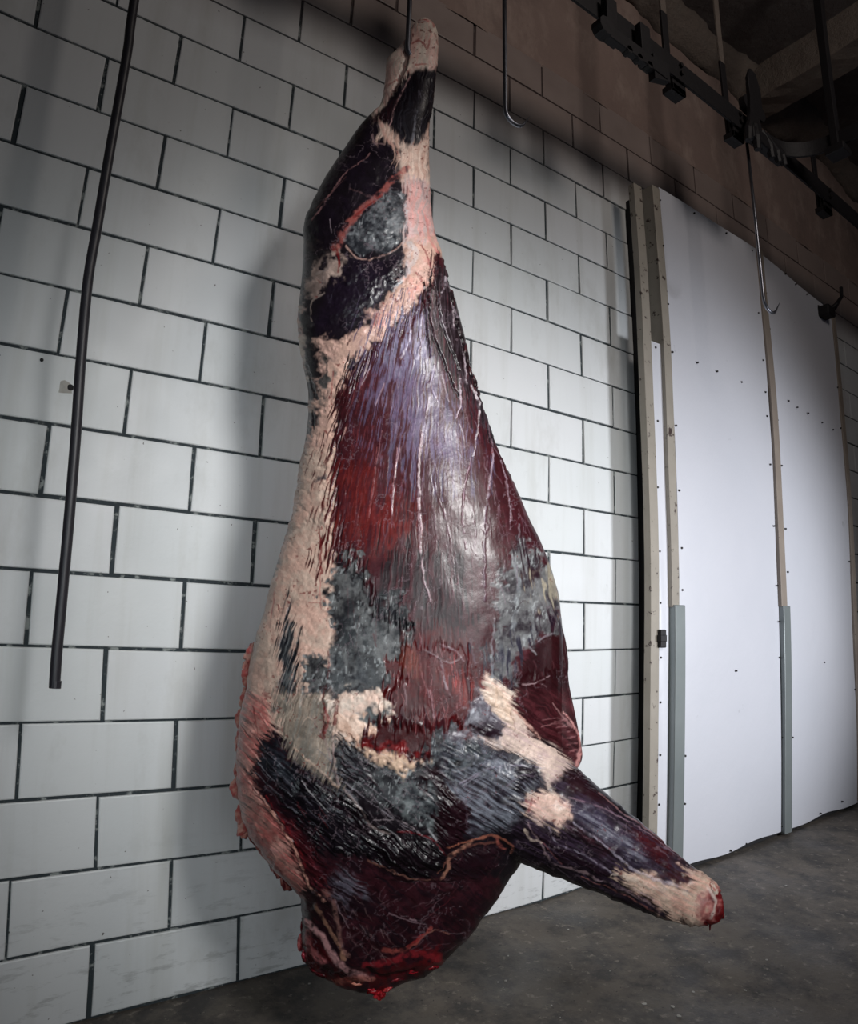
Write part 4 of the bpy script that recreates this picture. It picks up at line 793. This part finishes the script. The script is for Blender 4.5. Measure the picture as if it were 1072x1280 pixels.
def paint(V, N):
    n = len(V); Q = project(V)
    wc = np.stack([fbm(Q / 22, 3, 1), fbm(Q / 22, 3, 2)], 1) * 2 - 1
    wf = np.stack([fbm(Q / 6, 2, 3), fbm(Q / 6, 2, 4)], 1) * 2 - 1
    W_ = wc * 1.0 + wf * 0.9
    x, y = Q[:, 0], Q[:, 1]
    def fib(a, b, s): return 0.55 * fbm(np.stack([a, b / 34], 1) * 0.34, 3, s, .6) + 0.45 * vnoise(np.stack([a * .8, b / 16], 1), s + 5)
    ph, rho = np.arctan2(x - 552 - 2.5 * wc[:, 0], y - 120), np.hypot(x - 552, y - 120)
    F = {0: fbm(Q / 9, 3, 21, .65), 5: fbm(Q / 14, 4, 31, .6),
         1: fib(ph * 420, rho, 41), 2: fib(x * .60 - y * .80 + 5 * wc[:, 0], x * .80 + y * .60, 51),
         3: fib(-x * .49 + y * .87 + 2.5 * wc[:, 0], x * .87 + y * .49, 61), 4: fib(x + 8 * wc[:, 0] + y * .1, y, 71),
         6: fib(x * .62 - y * .78 + 3 * wc[:, 0], x * .78 + y * .62, 81), 7: fib(x * .95 + y * .3 + 3 * wc[:, 1], y, 91)}
    M0 = fbm(Q / 16, 5, 11, .62); G0 = fbm(Q / 4.5, 3, 13, .7); B0 = fbm(Q / 11, 3, 14, .6)
    col = np.tile(lin(DK), (n, 1)) * (0.7 + 0.6 * M0)[:, None]; h = np.zeros(n); memb = np.zeros(n)
    for zn, P, c, soft, rag, c2, amt, ff, fs, hh, hw in LAY:
        ox, oy, sc = ZN[zn]; P = np.array(P, float) * sc + (ox, oy); mg = 30
        m = np.where((x > P[:, 0].min() - mg) & (x < P[:, 0].max() + mg) & (y > P[:, 1].min() - mg) & (y < P[:, 1].max() + mg))[0]
        if not len(m): continue
        fv = F[ff][m]
        sd = poly_sd(Q[m] + W_[m] * rag * .8, P) + (fv - .5) * (rag + soft) * {1: 6.5, 2: 2.6, 3: 2.6, 4: 3, 6: 3, 7: 3}.get(ff, 3.2)
        al = 1 - smoothstep(-soft * 1.5 - 1, soft * 1.1 + 1, sd)
        mm = np.clip(smoothstep(.38, .62, 0.5 * M0[m] + 0.33 * F[0][m] + .17 * G0[m] if ff in (0, 5) else .4 * M0[m] + .6 * fv) * amt, 0, 1)
        cc_ = lin(c) * (1 - mm[:, None]) + lin(c2) * mm[:, None]
        cc_ = cc_ * ((1 + fs * 2.6 * (fv - .5)) * (1 + .5 * (G0[m] - .5)))[:, None]
        col[m] = col[m] * (1 - al[:, None]) + np.clip(cc_, 0.002, 1) * al[:, None]
        h[m] += hh * smoothstep(0, hw, -sd)
        gq = 1.0 if (ff == 0 and c[0] < c[2] + 3 and c[1] > c[0] - 4) else 0.0
        memb[m] = memb[m] * (1 - al) + al * gq
        h[m] += al * fs * (fv - .5) * (.45 if ff in (2, 3, 4, 6, 7) else .6)
    for zn, P, r0, r1, c, op, hh in STR:
        ox, oy, sc = ZN[zn]; P = np.array(P, float) * sc + (ox, oy); mg = 16
        P = np.array(smooth_path(list(P), 4)) if len(P) > 2 else P
        m = np.where((x > P[:, 0].min() - mg) & (x < P[:, 0].max() + mg) & (y > P[:, 1].min() - mg) & (y < P[:, 1].max() + mg))[0]
        if not len(m): continue
        q = Q[m] + W_[m] * min(2.2, 0.6 + 0.35 * max(r0, r1)); al = np.zeros(len(m)); K = len(P) - 1
        for i in range(K):
            d, t = seg_dist(q, P[i], P[i + 1]); rr_ = (r0 + (r1 - r0) * (i + t) / K) * .48 + .28
            al = np.maximum(al, 1 - smoothstep(.45, 1.25, d / rr_))
        if hh > -3: al *= smoothstep(.30, .58, .5 * B0[m] + .5 * G0[m]) * .85 + .1
        h[m] += hh * al * (.55 if hh > 0 else 1); al = al[:, None] * op * .88
        col[m] = col[m] * (1 - al) + lin(c) * al
    g_ = col @ np.array([.25, .6, .15]); col = g_[:, None] * .10 + col * .90
    col = col * np.clip((g_ / .30) ** .32, .45, 1.05)[:, None]
    # specks of dried blood on the fat
    lum = col @ np.array([.3, .6, .1])
    sp = smoothstep(.80, .86, vnoise(Q / 2.4, 99)) * smoothstep(.48, .62, fbm(Q / 24, 2, 98)) * (lum > .18)
    col = col * (1 - .7 * sp[:, None]) + lin((110, 20, 24)) * .7 * sp[:, None]
    # hairline marbling and fascia
    rid = 1 - np.abs(fbm(Q / 17, 4, 120, .55) - .5) * 2
    vein = smoothstep(.965, .992, rid) * smoothstep(.45, .6, fbm(Q / 40, 2, 130)) * (lum < .16)
    col = col * (1 - .28 * vein[:, None]) + lin((150, 130, 140)) * .28 * vein[:, None]
    # fat stands in small lobes, the rest is smoother
    fat = smoothstep(.2, .4, lum)
    h += fat * (fbm(Q / 7, 3, 140, .6) - .5) * 3.2 + (fbm(Q / 45, 2, 141) - .5) * 6 + smoothstep(880, 1000, y) * (1 - np.abs(fbm(Q / 34, 3, 144) - .5) * 5) * 3.2 + (1 - fat) * (fbm(Q / 6, 2, 142) - .5) * .35
    h += memb * (G0 - .5) * 1.1
    sc_ = smoothstep(.66, .80, vnoise(np.stack([x / 1.7 + y / 9, y / 4], 1), 171)) * smoothstep(.5, .62, fbm(Q / 14, 2, 172)) * memb * .4
    col = col * (1 - sc_[:, None]) + lin((190, 196, 198)) * sc_[:, None]
    # inner side (faces the wall): ribs and dark flesh
    inner = smoothstep(0.05, 0.45, N @ E2)
    rb_ = smoothstep(.45, .7, np.sin(V[:, 2] * 95 + 2 * np.sin(V[:, 0] * 7)) * .5 + .5) * smoothstep(.35, .5, 1 - np.abs(V[:, 2] - 1.0))
    ic = lin((96, 34, 38)) * (1 - rb_[:, None]) + lin((206, 160, 140)) * rb_[:, None]
    ic = ic * (0.6 + 0.8 * fbm(V * 30, 3, 150))[:, None]
    col = col * (1 - inner[:, None]) + ic * inner[:, None]
    h = h * (1 - .6 * inner) + rb_ * inner * 4
    wet = .5 + .5 * fbm(Q / 12, 3, 160) - .35 * fat
    return col, h * 0.001, wet
def finish(me, disp=1.0):
    n = len(me.vertices); V = np.empty(n * 3, np.float32); me.vertices.foreach_get('co', V); V = V.reshape(-1, 3).astype(float)
    N = np.empty(n * 3, np.float32); me.vertices.foreach_get('normal', N); N = N.reshape(-1, 3).astype(float)
    col, h, wet = paint(V, N)
    V = V + N * (h * disp)[:, None]
    me.vertices.foreach_set('co', V.astype(np.float32).ravel())
    a = me.color_attributes.new('flesh', 'FLOAT_COLOR', 'POINT'); a.data.foreach_set('color', np.c_[np.clip(col, 0.001, 1), np.ones(n)].astype(np.float32).ravel())
    b = me.attributes.new('wet', 'FLOAT', 'POINT'); b.data.foreach_set('value', wet.astype(np.float32))
    me.polygons.foreach_set('use_smooth', [True] * len(me.polygons)); me.update()

def mat_flesh():
    m = Mat('flayed_flesh'); a = m.n.new('ShaderNodeVertexColor'); a.layer_name = 'flesh'
    wa = m.n.new('ShaderNodeAttribute'); wa.attribute_name = 'wet'
    m.color(m.mix(m.math('MULTIPLY', m.noise(260, 3, .6), .35), a.outputs['Color'], (0.0, 0.0, 0.0, 1)))
    m.rough(m.ramp(wa.outputs['Fac'], [(0.3, 0.46), (0.95, 0.25)]))
    m.b.inputs['Specular IOR Level'].default_value = 0.28
    m.b.inputs['Coat Weight'].default_value = 0.10; m.b.inputs['Coat Roughness'].default_value = 0.20
    m.bump(m.noise(170, 4, .65), 0.25, 0.0016)
    return m.m
FLESH = mat_flesh()
carc = empty('beef_carcass', tuple(world(0, 0, zt)))
tag(carc, 'skinned beef side hanging hock up, dark red muscle with pale fat', 'carcass')
def child(name, me, parent=carc):
    me.materials.clear(); me.materials.append(FLESH); me.name = name
    o = bpy.data.objects.new(name, me); link(o, parent); o.matrix_parent_inverse = Matrix.Translation(-Vector(carc.location)); return o
finish(body_me); child('body', body_me)

# belly flap: thin sheet of flank standing out behind the shoulder
flap = [(640, 770), (690, 770), (704, 800), (709, 850), (719, 900), (726, 938), (723, 955), (714, 962), (700, 950), (680, 930), (650, 930), (630, 880)]
fp = np.array(smooth_path([np.array(sz(*p)) for p in flap], 4)); fc = fp.mean(0); bm = bmesh.new(); rings = []
for d, s_ in ((0.02, .90), (0.010, .97), (-0.005, 1.0), (-0.022, 1.0), (-0.036, .975), (-0.045, .93), (-0.05, .80), (-0.052, .5), (-0.053, .1)):
    q = fc + (fp - fc) * s_; rings.append(world(q[:, 0], np.full(len(q), d + 0.02), q[:, 1]))
loft(bm, rings); bmesh.ops.recalc_face_normals(bm, faces=bm.faces)
me = bpy.data.meshes.new('flap'); bm.to_mesh(me); bm.free(); tmp = bpy.data.objects.new('tmp', me); scene.collection.objects.link(tmp)
m1 = tmp.modifiers.new('r', 'REMESH'); m1.mode = 'VOXEL'; m1.voxel_size = 0.003; m2 = tmp.modifiers.new('s', 'SMOOTH'); m2.iterations = 5
fm = bpy.data.meshes.new_from_object(tmp.evaluated_get(bpy.context.evaluated_depsgraph_get())); bpy.data.objects.remove(tmp, do_unlink=True)
finish(fm, .6); child('belly_flap', fm)

def lump(name, px_, py_, d, size, cols, seed, rough_amp=.35, rot_=0.0):
    """small torn piece: a noise-shaped blob with its own colours"""
    bm = bmesh.new(); bmesh.ops.create_icosphere(bm, subdivisions=4, radius=1)
    me = bpy.data.meshes.new(name); bm.to_mesh(me); bm.free(); n = len(me.vertices)
    V = np.empty(n * 3, np.float32); me.vertices.foreach_get('co', V); V = V.reshape(-1, 3).astype(float)
    r_ = 1 + rough_amp * 2 * (fbm(V * 1.4 + seed * 3.1 + 20, 3, seed) - .5) + rough_amp * .7 * (fbm(V * 5 + seed + 20, 2, seed + 1) - .5)
    f = smoothstep(.4, .6, fbm(V * 2.2 + seed + 20, 4, seed + 2))
    U = V * r_[:, None] * np.array(size)
    cr, sr = math.cos(rot_), math.sin(rot_); s, z = U[:, 0] * cr - U[:, 2] * sr, U[:, 0] * sr + U[:, 2] * cr
    s0, z0 = sz(px_, py_, d); W2 = world(s0 + s, d + U[:, 1], z0 + z)
    me.vertices.foreach_set('co', W2.astype(np.float32).ravel())
    c = lin(cols[0]) * (1 - f[:, None]) + lin(cols[1]) * f[:, None]
    a = me.color_attributes.new('flesh', 'FLOAT_COLOR', 'POINT'); a.data.foreach_set('color', np.c_[c, np.ones(n)].astype(np.float32).ravel())
    b = me.attributes.new('wet', 'FLOAT', 'POINT'); b.data.foreach_set('value', np.full(n, .8, np.float32))
    me.polygons.foreach_set('use_smooth', [True] * len(me.polygons)); me.update(); return child(name, me)
for i, (a, b, d, sx, szz, rt, cs) in enumerate([
        (466, 1236, -.05, .018, .012, 0, ((190, 34, 48), (120, 16, 24))), (474, 1243, -.05, .013, .010, .6, ((206, 50, 60), (130, 16, 24))), (484, 1234, -.05, .014, .006, .5, ((200, 70, 70), (130, 16, 24))),
        (446, 1226, -.06, .022, .009, 0, ((206, 130, 110), (150, 30, 36))), (425, 1222, -.05, .020, .009, -.1, ((190, 110, 96), (70, 16, 22))),
        (543, 1200, -.05, .012, .020, .3, ((160, 30, 44), (60, 12, 18))), (536, 1207, -.06, .018, .010, .2, ((140, 26, 36), (60, 12, 18))), (384, 1196, -.04, .012, .020, .4, ((160, 50, 64), (90, 20, 30))), (376, 1178, -.02, .008, .022, .0, ((190, 100, 100), (130, 30, 40))),
        (400, 1214, -.05, .024, .010, -.4, ((90, 18, 26), (40, 12, 16))), (518, 1211, -.07, .028, .009, .2, ((150, 26, 38), (60, 12, 18))), (494, 1222, -.06, .022, .008, .1, ((70, 14, 20), (140, 26, 36))), (379, 1160, -.02, .007, .016, .1, ((120, 30, 40), (60, 16, 22)))]):
    lump('neck_scrap', a, b, d, (sx, .012, szz), cs, i + 3, .5, rt)
rf = random.Random(12)
fr = [(309, 842), (305, 872), (301, 900), (299, 930), (298, 955), (298, 985), (301, 1012), (306, 1026), (318, 1046), (330, 1062), (343, 1080), (356, 1094), (314, 815)]
for i, (a, b) in enumerate(fr):
    pale = ((224, 168, 152), (196, 96, 92)) if i < 8 or i > 11 else ((190, 110, 100), (90, 26, 34))
    lump('fat_fringe', a + 5, b, -.005, (.017 + rf.uniform(0, .008), .018, .028 + rf.uniform(0, .012)), pale, 40 + i, .5, rf.uniform(-.5, .2) + (.5 if i in (8, 9, 10, 11) else 0))
lump('leg_bone', 531, 34, -.004, (.024, .022, .016), ((232, 200, 190), (196, 110, 104)), 70, .25)
lump('foreleg_bone', 893, 1130, -.125, (.010, .024, .032), ((196, 60, 66), (120, 14, 22)), 71, .35, .5)
lump('foreleg_bone', 890, 1112, -.13, (.010, .018, .018), ((236, 222, 206), (206, 140, 130)), 72, .3, .4)
lump('blood_drop', 887, 1156, -.127, (.0022, .0022, .013), ((90, 10, 16), (60, 8, 12)), 73, .1)

# scattered grit on the floor
for i, (a, b, s_) in enumerate([(790, 1123, 4), (908, 1093, 4), (982, 1107, 5), (1060, 1075, 3), (1010, 1048, 3), (710, 1162, 3), (632, 1226, 4), (622, 1228, 3), (689, 1257, 3), (848, 1270, 6), (805, 1255, 6), (958, 1200, 4), (931, 1238, 4), (866, 1240, 4), (886, 1203, 3), (635, 1195, 3), (762, 1214, 2), (1001, 1264, 3), (700, 1272, 2), (386, 1230, 3), (840, 1258, 6)]):
    p = at_z(a, b, 0); bm = bmesh.new(); rr_ = random.Random(i)
    bmesh.ops.create_icosphere(bm, subdivisions=1, radius=1)
    for v in bm.verts: v.co = Vector((v.co.x * s_ * .0011 * rr_.uniform(.7, 1.4), v.co.y * s_ * .0011 * rr_.uniform(.7, 1.4), v.co.z * .0016)) * rr_.uniform(.9, 1.1)
    o = obj('pebble', bm, GRIT, floor); o.location = (p[0], p[1], 0.001)
